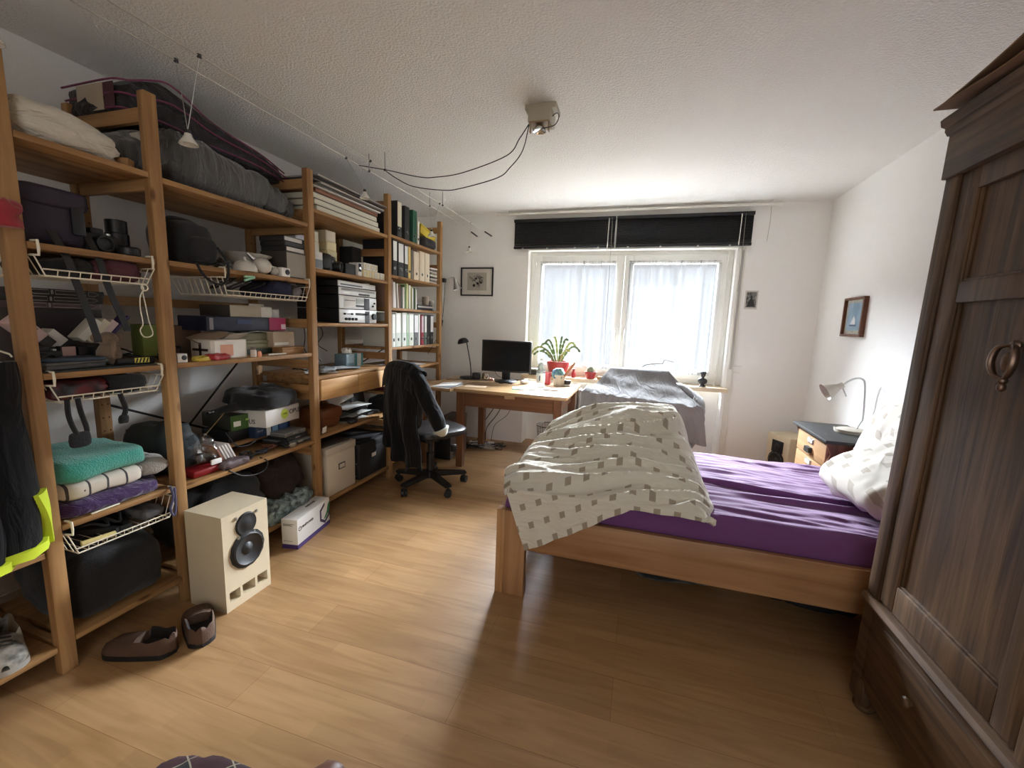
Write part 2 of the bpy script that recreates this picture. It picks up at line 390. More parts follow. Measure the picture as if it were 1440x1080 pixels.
# ------------------------------------------------------------------ shelving
XP = -1.962; DEP = .5; PW = .048
FR = {0: (.07, 2.225), 1: (.918, 2.2), 2: (1.363, 2.225), 3: (2.23, 2.225), 4: (3.075, 2.32), 5: (3.99, 2.32)}   # far edge of each side frame, height
sh = thing('pine_shelving', 'long open pine shelving unit with side frames and boards along left wall', 'shelf', (XP, 0, 0))
PEG = mat('peg_hole', (50, 32, 18), .9)
for k, (ye, hh) in FR.items():
    b = MB().box(-.04, 0, ye - PW, ye, 0, hh, b=.003)
    fr = b.build('post', PINE('Z'), sh)
    b = MB().box(-DEP, -DEP + .04, ye - PW, ye, 0, hh, b=.003)
    z = .2
    while z < hh - .05:
        for dy in (.012, .036): b.cyl((-DEP + .0395, ye - PW + dy, z), (-DEP + .0405, ye - PW + dy, z), .0036, n=6, m=1)
        z += .064
    b.build('post', [PINE('Z'), PEG], sh)
    for rz in (.06, .45, 1.85, hh - .11) if k < 3 else (.06, .45, .86, 1.02, 1.28, 1.85, hh - .11):
        MB().box(-DEP + .04, -.04, ye - PW + .012, ye - .012, rz, rz + .055, b=.002).build('rung', PINE('X'), sh)
def board(k, z, dep=DEP, x1=-.004, t=.022):
    y0, y1 = FR[k][0] + .002, FR[k + 1][0] - PW - .002
    MB().box(x1 - dep + .01, x1, y0, y1, z - t, z, b=.002).build('shelf_board', PINE('Y'), sh)
for z in (.115, .49): board(0, z)
for z in (.128, .57, 1.126, 1.57, 1.914): board(1, z)
for z in (.128, .558, 1.126, 1.572, 1.908): board(2, z)
MB().box(-.47, -.2, 1.62, FR[3][0] - PW - .01, .605, .625, b=.002).build('shelf_board', PINE('Y'), sh)
for z in (.112, .578, .97, 1.313, 1.653, 2.007): board(3, z)
for z in (.14, .4, .74, .93, 1.119, 1.446, 1.709, 2.025): board(4, z)
BR = mat('dark_metal_strap', (40, 38, 38), .5, .6)
MB().tube([(-DEP - .012, 1.36, .3), (-DEP - .012, 2.19, 1.14)], .006, 6).build('cross_brace', BR, sh)
MB().tube([(-DEP - .02, 1.36, .9), (-DEP - .02, 2.19, .5)], .006, 6).build('cross_brace', BR, sh)
MB().tube([(-DEP - .012, 3.07, .85), (-DEP - .012, 3.95, 1.12)], .006, 6).build('cross_brace', BR, sh)
MB().box(-DEP - .012, -DEP, 1.33, 2.23, 1.375, 1.42).build('cross_brace', PINE('Y'), sh)
# ------------------------------------------------------------------ bed
BEECH = lambda a: wood('beech', (146, 104, 70), (178, 136, 96), a, .4, .8)
BEECH2 = lambda a: wood('beech_light', (166, 122, 80), (194, 152, 108), a, .4, .8)
bed = thing('bed_frame', 'low solid beech bed frame with square corner posts beside dark wardrobe', 'bed', (-.615, 1.885, 0))
BL, BW = 2.12, 1.14
MB().box(.148, BL, 0, .032, .255, .443, b=.003).build('side_rail', BEECH('X'), bed)
MB().box(.148, BL, BW - .032, BW, .255, .443, b=.003).build('side_rail', BEECH('X'), bed)
MB().box(0, .03, .05, BW - .05, .255, .443, b=.003).build('foot_board', BEECH('Y'), bed)
MB().box(BL - .03, BL, .05, BW - .05, .255, .6, b=.003).build('head_board', BEECH('Y'), bed)
for x0, x1, y0 in ((0, .148, 0), (0, .148, BW - .05), (BL - .1, BL, 0), (BL - .1, BL, BW - .05)):
    b = MB().box(x0, x0 + .042, y0, y0 + .05, 0, .445, 1, b=.003).box(x0 + .042, x1, y0, y0 + .05, 0, .445, 0, b=.003)
    b.build('post', [BEECH('Z'), BEECH2('Z')], bed)
b = MB()
for k in range(14): b.box(.09 + k * .142, .16 + k * .142, .04, BW - .04, .375, .393)
b.box(.035, BL - .035, .034, .06, .34, .375).box(.035, BL - .035, BW - .06, BW - .034, .34, .375)
b.build('slatted_base', BEECH('Y'), bed)

PURPLE = mat('purple_jersey_sheet', (104, 58, 112), .85, vary=.06, bump=.12, bscale=300, sheen=.25)
def mattress():
    x0, x1, y0, y1, zb, zt = 0, 2.03, 0, 1.06, .395, .55
    prof = [(y0 + .02, zb)] + [(y0, zb + .012), (y0 - .004, (zb + zt) / 2), (y0, zt - .03), (y0 + .012, zt - .008)]
    n = 170
    prof += [(y0 + .03 + (y1 - y0 - .06) * k / n, zt) for k in range(n + 1)] + [(y1 - .008, zt - .012), (y1, zt - .05), (y1, zb), (y1 - .02, zb)]
    k = len(prof) - 1
    def fn(u, v):
        i = min(k, int(round(v * k))); y, z = prof[i]; x = x0 + (x1 - x0) * u
        if z >= zt - .001:
            wv = NZ.noise(Vector((x * 1.3, y * 17, 2))) * .011 + NZ.noise(Vector((x * 3.2, y * 34 + x * 3, 9))) * .008 + abs(NZ.noise(Vector((x * 2.4 + 4, y * 24 + x * 9, 6)))) * .014 * min(1, max(0, x - .8))
            yc = .47 - .13 * (x - .9)                     # the long crease in the sheet
            dd = (y - yc) / .009; wv -= .020 * math.exp(-dd * dd) * min(1, max(0, (x - .6) * 2)); dd = (y - yc - .022) / .014; wv += .014 * math.exp(-dd * dd)
            dd = (y - yc + .06 - .05 * math.sin(x * 4)) / .016; wv += .014 * math.exp(-dd * dd) * max(0, math.sin((x - .5) * 2))
            z += wv
        else:
            y += NZ.noise(Vector((x * 5, z * 8, 4))) * .004
        if u < .004 or u > .996: z = zb + (z - zb) * .55
        elif u < .012 or u > .988: z = zb + (z - zb) * .93
        return (x, y, z)
    return MB().grid(fn, 130, k, 0)
solo('mattress', mattress(), PURPLE, 'mattress under a creased purple fitted sheet on beech bed', 'mattress', (-.583, 1.925, 0), smooth=60)

DUV = cloth('cream_cotton_bedding', (208, 203, 189), .9, (7, 34, 20), .35, .1, .3, 1.0, .1)
TAUPE = mat('taupe_print_square', (154, 143, 126), .9, vary=.12, vscale=120)
def duvet():
    nu, nv = 132, 162
    def hump(x, y):
        # long rolled ridge towards the window, falling to the foot end
        r = math.exp(-((y - 2.68 - .12 * x) / .36) ** 2)
        h = .60 + .25 * r * (1 / (1 + math.exp(-(x + .48) / .09))) * (1 - .25 * max(0, -x - .1))
        h += .05 * math.exp(-((y - 2.2) / .2) ** 2 - ((x + .1) / .3) ** 2)
        return h
    def fn(u, v):
        x = -.60 + u * (.96 + .02 * math.sin(v * 6)) + (1 - u) * (-.03 * math.sin(min(1, v * 1.4) * PI))
        x += .05 * (1 - u) * max(0, .45 - v) / .45
        if u < .5: x += (.5 - u) * .16 * max(0, .3 - v) / .3
        h = .29 * max(0, 1 - u / .62) ** .9 + .012
        s = v * 1.60 - h                                  # arc length measured from the mattress edge
        ye = 1.845
        if s < 0:
            y = ye + .004 * math.sin(u * 40) + .01 * NZ.noise(Vector((x * 9, s * 7, 1))); z = .575 + s
            x += -s * .06 + .02 * s * math.sin(x * 9)
            if u > .62: z = max(z, .56)
            return (x, y, z)
        a = min(1, s / .09); y = ye + .06 * (1 - math.cos(a * PI / 2)) + max(0, s - .09) * .86; y = min(y, 3.06)
        z = .575 + (hump(x, y) - .575) * math.sin(min(1, s / .28) * PI / 2)
        # folds sweep from the foot end up to the ridge
        q = y - .28 * x - .25 * x * x + .05 * NZ.noise(Vector((x * 2.2, y * 2.2, 5)))
        f = (1 - abs(NZ.noise(Vector((q * 8.5, x * 1.1, 3)))) * 2.4) * .034 + (1 - abs(NZ.noise(Vector((q * 17, x * 2.1, 8)))) * 2) * .017 + NZ.noise(Vector((x * 20, y * 26, 4))) * .005
        z += f * min(1, s / .1)
        e = max(0, (u - .86) / .14)                       # rolled right hem
        z = z + (.556 - z) * e ** 2.2
        x -= .03 * e * NZ.noise(Vector((y * 6, 0, 2)))
        e = max(0, (.1 - u) / .1); z -= .13 * e ** 2 * (1 if y > 2.05 else .25)
        e = max(0, (v - .9) / .1); z = z + (.556 - z) * e ** 1.5
        return (x, y, max(z, .556 if u > .04 else .40))
    def pf(u, v):
        i, j = int(u * nu), int(v * nv); r = j // 9
        return 1 if (j % 9) < 3 and ((i + r * 3) % 12) < 4 else 0
    return MB().grid(fn, nu, nv, 0, thick=.012, mfn=pf)
solo('duvet', duvet(), [DUV, TAUPE], 'rumpled cream duvet with taupe squares heaped over foot of the bed', 'duvet', smooth=70)

def pillowmat():
    m, nt, p = _base('cream_pillowcase_with_squares'); N, L = nt.nodes, nt.links
    tc = N.new('ShaderNodeTexCoord'); mp = N.new('ShaderNodeMapping'); mp.inputs['Rotation'].default_value = (.9, .3, .5)
    L.new(tc.outputs['Object'], mp.inputs['Vector'])
    br = N.new('ShaderNodeTexBrick'); br.inputs['Scale'].default_value = 1; br.inputs['Brick Width'].default_value = .085; br.inputs['Row Height'].default_value = .085; br.inputs['Mortar Size'].default_value = .027
    br.inputs['Color1'].default_value = lin((166, 157, 144)); br.inputs['Color2'].default_value = lin((174, 165, 152)); br.inputs['Mortar'].default_value = lin((200, 194, 184)); br.inputs['Mortar Smooth'].default_value = 0
    L.new(mp.outputs['Vector'], br.inputs['Vector']); L.new(br.outputs['Color'], p.inputs['Base Color']); p.inputs['Roughness'].default_value = .9
    return m
PIL = pillowmat()
b = MB(Matrix.Rotation(-.45, 4, 'Y') @ Matrix.Rotation(.08, 4, 'Z')).blob((0, 0, 0), (.42, .60, .18), .5, .016, 5, 3, nu=64, nv=28, e2=.75, st=(.6, 1.6, 1), flat=False)
solo('pillow', b, PIL, 'crumpled cream pillow leaning low on purple sheet, partly behind wardrobe', 'pillow', (1.14, 2.26, .722), smooth=70)
b = MB(Matrix.Rotation(-1.22, 4, 'Y')).blob((0, 0, 0), (.42, .56, .16), .5, .014, 5, 9, nu=64, nv=28, e2=.75, st=(.6, 1.6, 1), flat=False)
solo('pillow', b, PIL, 'second cream pillow standing upright against right wall behind the lower pillow', 'pillow', (1.395, 2.78, .765), smooth=70)

# ------------------------------------------------------------------ wardrobe
OAKD = lambda a: wood('dark_oak', (62, 44, 29), (106, 80, 56), a, .55, 1.5, 0, .35, .3)
wd = thing('wardrobe', 'tall antique dark oak wardrobe with panelled door and cornice', 'wardrobe', (.87, 1.05, 0))
wd.rotation_euler = (0, .016, 0)
WW, WD = .70, .60
b = MB().box(0, WD, 0, .03, .12, 1.86).box(0, WD, WW - .03, WW, .12, 1.86).box(WD - .015, WD, .03, WW - .03, .12, 1.86).box(0, WD - .015, .03, WW - .03, 1.83, 1.86).box(0, WD - .015, .03, WW - .03, .42, .44)
for y0, y1 in ((-.005, .065), (WW - .06, WW + .003)): b.box(-.012, .034, y0, y1, .435, 1.862, b=.006)
b.build('carcass', OAKD('Z'), wd)
b = MB().box(-.022, WD, -.008, WW + .006, 1.855, 1.995, b=.003)
b.prism([(-.022, 1.99), (-.03, 2.003), (-.03, 2.012), (-.042, 2.018), (-.046, 2.036), (-.038, 2.044), (WD, 2.044), (WD, 1.99)], -.03, WW + .016, 'XZ')
b.build('cornice', OAKD('Y'), wd)
dr = MB()
y0, y1 = .07, WW - .065
dr.box(-.004, .02, y0, y0 + .075, .445, 1.85, b=.003).box(-.004, .02, y1 - .075, y1, .445, 1.85, b=.003)
for z0, z1 in ((.445, .54), (1.465, 1.527), (1.79, 1.85)): dr.box(-.004, .02, y0 + .075, y1 - .075, z0, z1, b=.003)
door = dr.build('door', OAKD('Z'), wd)
for z0, z1 in ((.535, 1.47), (1.522, 1.795)):
    b = MB().box(.010, .018, y0 + .07, y1 - .07, z0, z1)
    for a, c, d, e in ((y0 + .075, y0 + .085, z0, z1), (y1 - .085, y1 - .075, z0, z1)): b.box(.002, .012, a, c, d, e, b=.003)
    b.box(.002, .012, y0 + .08, y1 - .08, z0 + .004, z0 + .014, b=.003)
    b.build('panel', OAKD('Z'), door)
BRZ = mat('aged_bronze', (112, 92, 80), .35, .85, vary=.2, vscale=40)
hz, hy = 1.305, .317
b = MB(Matrix.Translation((0, hy, hz)) @ Matrix.Diagonal((1, .7, .7, 1)) @ Matrix.Translation((0, -hy, -hz))).lathe([(0, 0), (.014, -.002), (.02, -.008), (.014, -.016), (0, -.018)], (0.008, hy, hz + .062), 14, axis='X')
for sgn in (-1, 1): b.tube(spline([(-.004, hy, hz + .064), (-.016, hy + sgn * .038, hz + .05), (-.02, hy + sgn * .05, hz), (-.018, hy + sgn * .032, hz - .045), (-.012, hy + sgn * .004, hz - .058)], 6), [.005 + .004 * math.sin(PI * k / 24) for k in range(25)], 8)
b.blob((-.008, hy, hz), (.026, .046, .075), 1, 0, 1, nu=16, nv=10, flat=False)
b.blob((-.010, hy, hz - .066), (.022, .024, .028), 1, 0, 1, nu=12, nv=8, flat=False).blob((-.010, hy, hz - .09), (.02, .022, .034), 1, 0, 1, nu=12, nv=8, flat=False)
b.build('bronze_pull', BRZ, door)
b = MB().prism([(-.022, .405), (-.03, .42), (-.022, .436), (.03, .436), (.03, .405)], 0, WW, 'XZ').box(-.012, .02, .06, WW - .06, .10, .405, b=.003)
b.box(-.012, WD, 0, .06, .12, .41).box(-.012, WD, WW - .06, WW, .12, .41)
b.build('base', OAKD('Y'), wd)
dw = MB().box(-.018, .01, .09, WW - .09, .15, .38, b=.004).build('drawer', OAKD('Y'), wd)
MB().lathe([(.0, -.035), (.012, -.034), (.016, -.028), (.012, -.018), (.006, -.01), (.006, .0)], (-.012, .36, .285), 14, axis='X').build('knob', OAKD('X'), dw)
for yy in (0, WW - .1):
    for xx in (-.02, WD - .08):
        MB().box(xx, xx + .08, yy, yy + .1, .03, .13, b=.02).lathe([(.026, 0), (.036, .015), (.034, .035), (.03, .05)], (xx + .04, yy + .05, 0), 14).build('foot', OAKD('Z'), wd)
b = MB().grid(lambda u, v: (-.035 + .5 * u, -.1 + .82 * v - .06 * u, 2.056 + .006 * abs(math.sin(v * 5)) * (1 - u) + .045 * max(0, v - .7) * (1 - u)), 14, 20, 0, thick=.004)
solo('cardboard_sheet', b, wood('brown_card', (110, 84, 62), (128, 100, 76), 'Y', .8, .5), 'curled brown cardboard sheet lying lowest on wardrobe cornice', 'cardboard', (.87, 1.05, 0))
b = MB().grid(lambda u, v: (-.03 + .5 * u, -.12 + .80 * v, 2.072 + .13 * (1 - v) ** 1.1 * (1 - u) ** .5 + .008 * math.sin(v * 7)), 12, 16, 0, thick=.005)
solo('cardboard_sheet', b, wood('brown_card', (110, 84, 62), (128, 100, 76), 'Y', .8, .5), 'upper brown cardboard sheet propped up steeply on top of wardrobe', 'cardboard', (.87, 1.05, 0))

# ------------------------------------------------------------------ nightstand, lamp, loudspeakers
NUT = lambda a: wood('walnut_side', (78, 48, 32), (108, 68, 46), a, .4, .9)
MAPL = lambda a: wood('blond_drawer_front', (150, 116, 82), (188, 152, 112), a, .4, .6, .5)
ns = thing('nightstand', 'old wooden drawer cabinet with black slab top in far right corner', 'nightstand', (1.185, 3.06, 0))
b = MB().prism([(.03, .02), (.33, .02), (.33, .672), (.0, .672), (.012, .64), (.03, .60), (.016, .55), (.03, .5), (.03, .3)], .02, .045, 'XZ')
b.prism([(.03, .02), (.33, .02), (.33, .672), (.0, .672), (.012, .64), (.03, .60), (.016, .55), (.03, .5), (.03, .3)], .555, .58, 'XZ')
b.box(.315, .33, .045, .555, .02, .672).box(.03, .315, .045, .555, .02, .05).box(.02, .315, .045, .555, .655, .672)
b.build('carcass', NUT('Z'), ns)
MB().box(-.015, .34, -.005, .605, .672, .695, b=.004).build('slab_top', mat('black_slate', (46, 45, 44), .6, vary=.25, vscale=9, spec=.3), ns)
PLT = mat('white_label_plate', (214, 210, 200), .4)
for k in range(4):
    z1 = .648 - k * .15; z0 = z1 - .142
    d = MB().box(.012, .05, .05, .55, z0, z1, b=.004).build('drawer', MAPL('Y'), ns)
    MB().box(.006, .013, .25, .35, z1 - .05, z1 - .012, b=.003).build('label_holder', STEEL, d)
    MB().box(.004, .007, .26, .34, z1 - .043, z1 - .02).build('white_label', PLT, d)
    MB().prism([(.262, z1 - .075), (.338, z1 - .075), (.345, z1 - .108), (.33, z1 - .114), (.27, z1 - .114), (.255, z1 - .108)], -.012, .013, 'YZ').build('cup_pull', BLACK, d)

LGR = mat('warm_grey_enamel', (176, 168, 156), .4, vary=.05)
lp = thing('table_lamp', 'grey gooseneck reading lamp standing on black-topped nightstand', 'lamp', (1.425, 3.38, .695))
MB().lathe([(.0, 0), (.088, 0), (.092, .008), (.09, .018), (.07, .026), (.03, .03), (0, .03)], n=28).tube([(.09 * math.cos(a * PI / 12), .09 * math.sin(a * PI / 12), .022) for a in range(24)], .005, 6, closed=True).build('base', LGR, lp)
MB().tube(spline([(.035, 0, .028), (.055, .01, .07), (.07, .02, .1), (.066, .02, .2), (.055, .02, .32), (.04, .02, .365), (.0, .015, .375), (-.05, .01, .35), (-.085, .005, .318)], 6), .006, 8).build('gooseneck', STEEL, lp)
ax = Vector((-.85, -.05, -.5)).normalized()
b = MB(Matrix.Translation((-.08, .005, .325)) @ ax.to_track_quat('Z', 'Y').to_matrix().to_4x4())
b.lathe([(.0, 0), (.02, 0), (.022, .03), (.03, .045), (.062, .115), (.06, .115), (.027, .047), (0, .04)], n=24)
b.build('lamp_shade', LGR, lp)
MB().tube([(-.085, 0, .315), (-.06, -.02, .25)], .0045, 6).build('switch_rod', STEEL, lp)

BIRCH = mat('cream_birch_ply', (206, 192, 164), .55, vary=.04)
CONE = mat('speaker_cone', (34, 34, 36), .5, spec=.6); RUB = mat('speaker_rubber', (18, 18, 19), .6)
def ring(b, r, t, c, m, n=28): b.lathe([(r - .012, 0), (r, 0), (r, t), (r - .012, t * 1.2)], c, n, m, 'X')
def speaker(label, loc, rz, dep, w, h, style):
    t = thing('loudspeaker', label, 'speaker', loc, rz)
    b = MB()
    if style == 'slots':
        z0, z1 = .04, .09
        b.box(-dep, 0, -w / 2, w / 2, z1, h).box(-dep, 0, -w / 2, w / 2, 0, z0).box(-dep, -.14, -w / 2, w / 2, z0, z1)
        for y0, y1 in ((-w / 2, -w / 2 + .018), (-.048, -.036), (.032, .044), (w / 2 - .018, w / 2)): b.box(-.14, 0, y0, y1, z0, z1)
    else: b.box(-dep, 0, -w / 2, w / 2, 0, h, b=.004)
    cab = b.build('cabinet', BIRCH, t)
    if style == 'slots':
        zt, zw, rw = .382, .258, .078
        MB().lathe([(.0, .010), (.02, .010), (.03, .005), (.05, .008), (.056, .0)], (0, 0, zt), 28, axis='X').build('tweeter', RUB, t)
        for a in (.6, 2.4, 4.0, 5.3): MB().bx((.004, .068 * math.cos(a), zt + .068 * math.sin(a)), (.008, .014, .012), (a, 0, 0), b=.002).build('tweeter_clip', STEEL, t)
        f = MB().lathe([(.090, 0), (.090, .006), (.078, .009)], (0, 0, zw), 14, axis='X', cap=False)
    else:
        zt, zw, rw = h - .105, h - .235, .075
        MB().box(0, .006, -.062, .062, zt - .055, zt + .055, b=.004).lathe([(.03, .006), (.022, .012), (0, .017)], (0, 0, zt), 20, axis='X').build('tweeter', RUB, t)
        f = MB().lathe([(.09, 0), (.09, .006), (.078, .009)], (0, 0, zw), 12, axis='X', cap=False)
    wf = f.build('woofer_frame', RUB, t)
    MB().lathe([(rw, .008), (rw - .006, .015), (rw - .016, .008), (.03, -.0), (.024, .006), (0, .012)], (0, 0, zw), 32, axis='X', cap=False).build('cone', CONE, wf)
    return t
speaker('cream plywood loudspeaker standing on floor in front of the pine shelves', (-1.706, 1.437, 0), 0, .22, .24, .46, 'slots')
speaker('cream loudspeaker on floor in far corner beside nightstand', (1.245, 4.19, 0), math.radians(206.6), .24, .25, .455, 'plate')

# ------------------------------------------------------------------ desk
DOAK = lambda a: wood('old_desk_wood', (98, 62, 38), (126, 84, 54), a, .45, .9, .3)
DTOP = lambda a: wood('pale_desk_top', (160, 128, 90), (184, 152, 112), a, .38, .6, .4)
dk = thing('desk', 'wooden desk with pale top and brown legs under the window', 'desk', (-1.075, 3.93, 0))
MB().box(-.525, .525, -.43, .43, .715, .75, b=.012).build('table_top', DTOP('X'), dk)
for x, y in ((-.47, -.37), (.44, -.37), (-.50, .27), (.45, .35)):
    b = MB().prism([(-.03, 0), (.03, 0), (.034, .56), (.034, .715), (-.034, .715), (-.034, .56)], y - .03, y + .03, 'XZ')
    b.v = [(p[0] + x, p[1], p[2]) for p in b.v]; b.build('leg', DOAK('Z'), dk)
MB().box(-.44, .41, -.385, -.36, .585, .715).build('apron', DOAK('X'), dk)
MB().box(-.44, .41, .33, .352, .585, .715).build('apron', DOAK('X'), dk)
for x in (-.495, .435): MB().box(x - .01, x + .012, -.34, .30, .585, .715).build('apron', DOAK('Y'), dk)
MB().box(-.04, .05, -.405, -.384, .685, .714, b=.003).build('pull_tab', DTOP('X'), dk)

rt_ = thing('side_table', 'small pale side table wedged between desk and pine shelves', 'table', (-1.78, 3.95, 0))
MB().box(-.17, .165, -.48, .45, .715, .745, b=.004).build('table_top', DTOP('Y'), rt_)
for x, y in ((.13, -.1), (.13, .42), (-.14, .42), (-.14, -.44)): MB().box(x - .02, x + .02, y - .02, y + .02, 0, .715).build('leg', DOAK('Z'), rt_)

# ------------------------------------------------------------------ radiator in the window niche
RADM = mat('radiator_enamel', (168, 158, 148), .45, vary=.05)
rd = thing('radiator', 'ribbed old column radiator under the window beside the desk', 'radiator', (-.14, 4.60, 0))
b = MB()
for k in range(22):
    x = -.54 + k * .05
    for y in (-.055, 0, .055): b.tube([(x, y, .13), (x, y, .15), (x, y, .63), (x, y, .65)], [.010, .017, .017, .010], 8)
    b.tube([(x, -.055, .645), (x, 0, .665), (x, .055, .645)], .019, 8).tube([(x, -.055, .135), (x, 0, .12), (x, .055, .135)], .019, 8)
b.cyl((-.54, 0, .645), (.52, 0, .645), .02).cyl((-.54, 0, .14), (.52, 0, .14), .02)
b.build('fins', RADM, rd)
MB().cyl((.51, 0, .14), (.60, 0, .14), .012).cyl((.60, 0, .0), (.60, 0, .2), .010).build('pipe', RADM, rd)
MB().cyl((.60, 0, .19), (.60, 0, .25), .018).cyl((.60, 0, .25), (.60, 0, .33), .026, .022).build('thermostat_valve', BLACK, rd)
for x in (-.49, .46): MB().box(x - .015, x + .015, -.04, .04, 0, .125).build('foot', RADM, rd)

# ------------------------------------------------------------------ covered keyboard
ks = thing('keyboard_stand', 'dark stand carrying a keyboard hidden under the grey cloth', 'stand', (.03, 3.88, 0))
for x in (-.3, .4):
    MB().box(x - .02, x + .02, -.02, .02, .03, .60, b=.004).build('leg', BLACK, ks)
    MB().box(x - .025, x + .025, -.16, .16, 0, .035, b=.008).build('foot', BLACK, ks)
MB().box(-.4, .45, -.15, .16, .60, .70, b=.01).build('keyboard', DGREY, ks)
MB().bx((.0, .1, .8), (.46, .02, .21), (-.25, 0, 0)).build('music_rest', BLACK, ks)
CLOTH = cloth('grey_dust_cloth', (122, 121, 122), .8, (14, 10, 4), .35, .2)
def cover():
    # ring profile front hem -> edge -> ridge -> rear hem
    def fn(u, v):
        xf = -.455 + .99 * u; xr = -.235 + .50 * u
        ed = max(0, 1 - min(u, 1 - u) * 9)                # 1 at the ends
        if v < .42:                                       # front drape
            t = v / .42; z0 = .40 + .03 * math.sin(u * 9); zt = .785 - .06 * u
            z = z0 + (zt - z0) * t
            y = 3.69 + .032 * (1 - t) * math.sin(u * 25 + 1.5 * math.sin(u * 6)) + .022 * NZ.noise(Vector((u * 14, t * 2, 1)))
            x = xf + .05 * ed * (1 - t) * (1 if u > .5 else -.3)
        elif v < .70:
            t = (v - .42) / .28
            x = xf + (xr - xf) * t; y = 3.69 + .31 * t; z = (.785 - .06 * u) + (.985 - .785 + .06 * u) * t
            z += -.035 * math.sin(t * PI) * (.5 + u * .5) + .024 * NZ.noise(Vector((x * 7, y * 9, 2))) * math.sin(t * PI)
        elif v < .78:
            t = (v - .70) / .08; x = xr; y = 4.0 + .09 * t; z = .985 - .006 * t
        else:
            t = (v - .78) / .22; x = xr + (xf - xr) * min(1, t * 1.8); y = 4.09 + .03 * t; z = .979 - .5 * t
        return (x, y, z)
    b = MB().grid(fn, 72, 60, 0, thick=.004)
    # gathered fall at the right-hand end
    def fr(u, v):
        zt = .84 - .11 * abs(2 * u - 1); y = 3.69 + .40 * u
        z = zt + (.36 + .06 * math.sin(u * 7) - zt) * v
        x = .47 + .085 * math.sin(min(1, v * 2.2) * PI * .62) - .10 * v * v + .022 * math.sin(u * 26) * (.3 + v) + (.04 * u - .24 * max(0, .25 - v) * u)
        return (x, y + .02 * math.sin(v * 5), z)
    b.grid(fr, 40, 30, 0, thick=.004)
    def fl(u, v):
        zt = .79 + .0 * u; y = 3.69 + .40 * u
        return (-.452 - .03 * v + .015 * math.sin(u * 22) * v, y, zt + (.40 - zt) * v)
    b.grid(fl, 30, 16, 0, thick=.004)
    # rolled folds on the right shoulder
    for k in range(5):
        b.tube(spline([(.30 + .03 * k, 4.02, .86 - .02 * k), (.40 + .03 * k, 3.92 - .01 * k, .84 - .02 * k), (.49 + .012 * k, 3.80 - .02 * k, .76 - .025 * k)], 6), [.016 + .02 * math.sin(PI * q / 12) for q in range(13)], 10)
    return b
solo('cloth_cover', cover(), CLOTH, 'grey dust cloth draped over the keyboard in front of the window', 'cloth', smooth=60)

# ------------------------------------------------------------------ swivel chair and coat
LEATH = mat('black_leather', (26, 26, 28), .38, spec=.55, bump=.1, bscale=120)
ch = thing('swivel_chair', 'black five-star swivel chair at the desk with coat over its back', 'chair', (-1.575, 3.02, 0), math.radians(58))
b = MB().lathe([(.03, .07), (.045, .08), (.045, .13), (.03, .14)], n=16)
A5 = [math.radians(-106 + 72 * k - 58) for k in range(5)]
for a in A5:
    c, s_ = math.cos(a), math.sin(a)
    b.prism([(.0, .085), (.29, .075), (.305, .085), (.30, .10), (.0, .135)], -.022, .022, 'XZ')
    n0 = len(b.v) - 10
    b.v[n0:] = [(p[0] * c - p[1] * s_, p[0] * s_ + p[1] * c, p[2]) for p in b.v[n0:]]
b.build('star_base', BLACK, ch)
for a in A5:
    cx, cy_ = .287 * math.cos(a), .287 * math.sin(a); da = a + .9
    t = Vector((-math.sin(da), math.cos(da), 0))
    b = MB()
    for sg in (-1, 1):
        p = Vector((cx, cy_, .03)) + t * sg * .014
        b.cyl(tuple(p - t * .009), tuple(p + t * .009), .029, n=18)
    b.cyl((cx, cy_, .05), (cx, cy_, .085), .009, n=8)
    b.build('caster', BLACK, ch)
MB().cyl((0, 0, .12), (0, 0, .28), .03, n=16).cyl((0, 0, .28), (0, 0, .40), .018, n=12).build('gas_column', BLACK, ch)
MB().box(-.10, .12, -.09, .09, .39, .435, b=.015).tube([(.02, -.08, .41), (.04, -.2, .40), (.05, -.24, .385)], .009, 6).bx((.06, -.25, .375), (.05, .03, .06), b=.01).build('tilt_mechanism', BLACK, ch)
MB().blob((.03, 0, .475), (.47, .46, .085), .6, 0, 1, nu=36, nv=14, e2=.6).build('seat', LEATH, ch)
MB().tube(spline([(-.08, 0, .41), (-.2, 0, .42), (-.265, 0, .5), (-.26, 0, .7)], 5), .02, 8).build('back_bar', BLACK, ch)
MB(Matrix.Rotation(0, 4, 'Z')).blob((-.235, 0, .76), (.07, .43, .46), .35, 0, 1, nu=28, nv=20, e2=.4, flat=False, fn=lambda x, y, z: (x + y * y * .5, y, z)).build('backrest', LEATH, ch)
COAT = cloth('black_coat_cloth', (19, 19, 21), .92, (10, 18, 4), .6, .1, .2)
LINING = mat('pale_lining', (196, 196, 184), .8)
cl = thing('coat', 'black coat hung over the back of the swivel chair', 'coat', (-1.575, 3.02, 0), math.radians(58))
def coatfn(u, v):
    y = (-.25 + .5 * u); w = 1 + .10 * v
    if v < .16:
        t = v / .16; a = PI * (1 - t)
        x = -.24 + .058 * math.cos(a + PI) * -1; z = 1.0 + .035 * math.sin(a) - .045 * abs(y / .25) ** 3
        if t < .35: z -= (.35 - t) * .4
        x = -.235 - .055 * math.cos(PI * (1 - t)) * -1
        return (x, y, z)
    t = (v - .16) / .84
    hem = .24 + .14 * (abs(u - .34) * 1.6) ** 1.2 + .02 * math.sin(u * 19)
    z = 1.0 - .045 * abs(y / .25) ** 3 - (1.0 - hem) * t
    x = -.292 - .018 * math.sin(t * 3) + .028 * math.sin(u * 15 + 2 * t) * t + .03 * NZ.noise(Vector((u * 4, t * 3, 7))) * t + y * y * .5
    return (x, y * w + .02 * t * math.sin(t * 6), z)
MB().grid(coatfn, 40, 46, 0, thick=.008).build('body', COAT, cl, smooth=60)
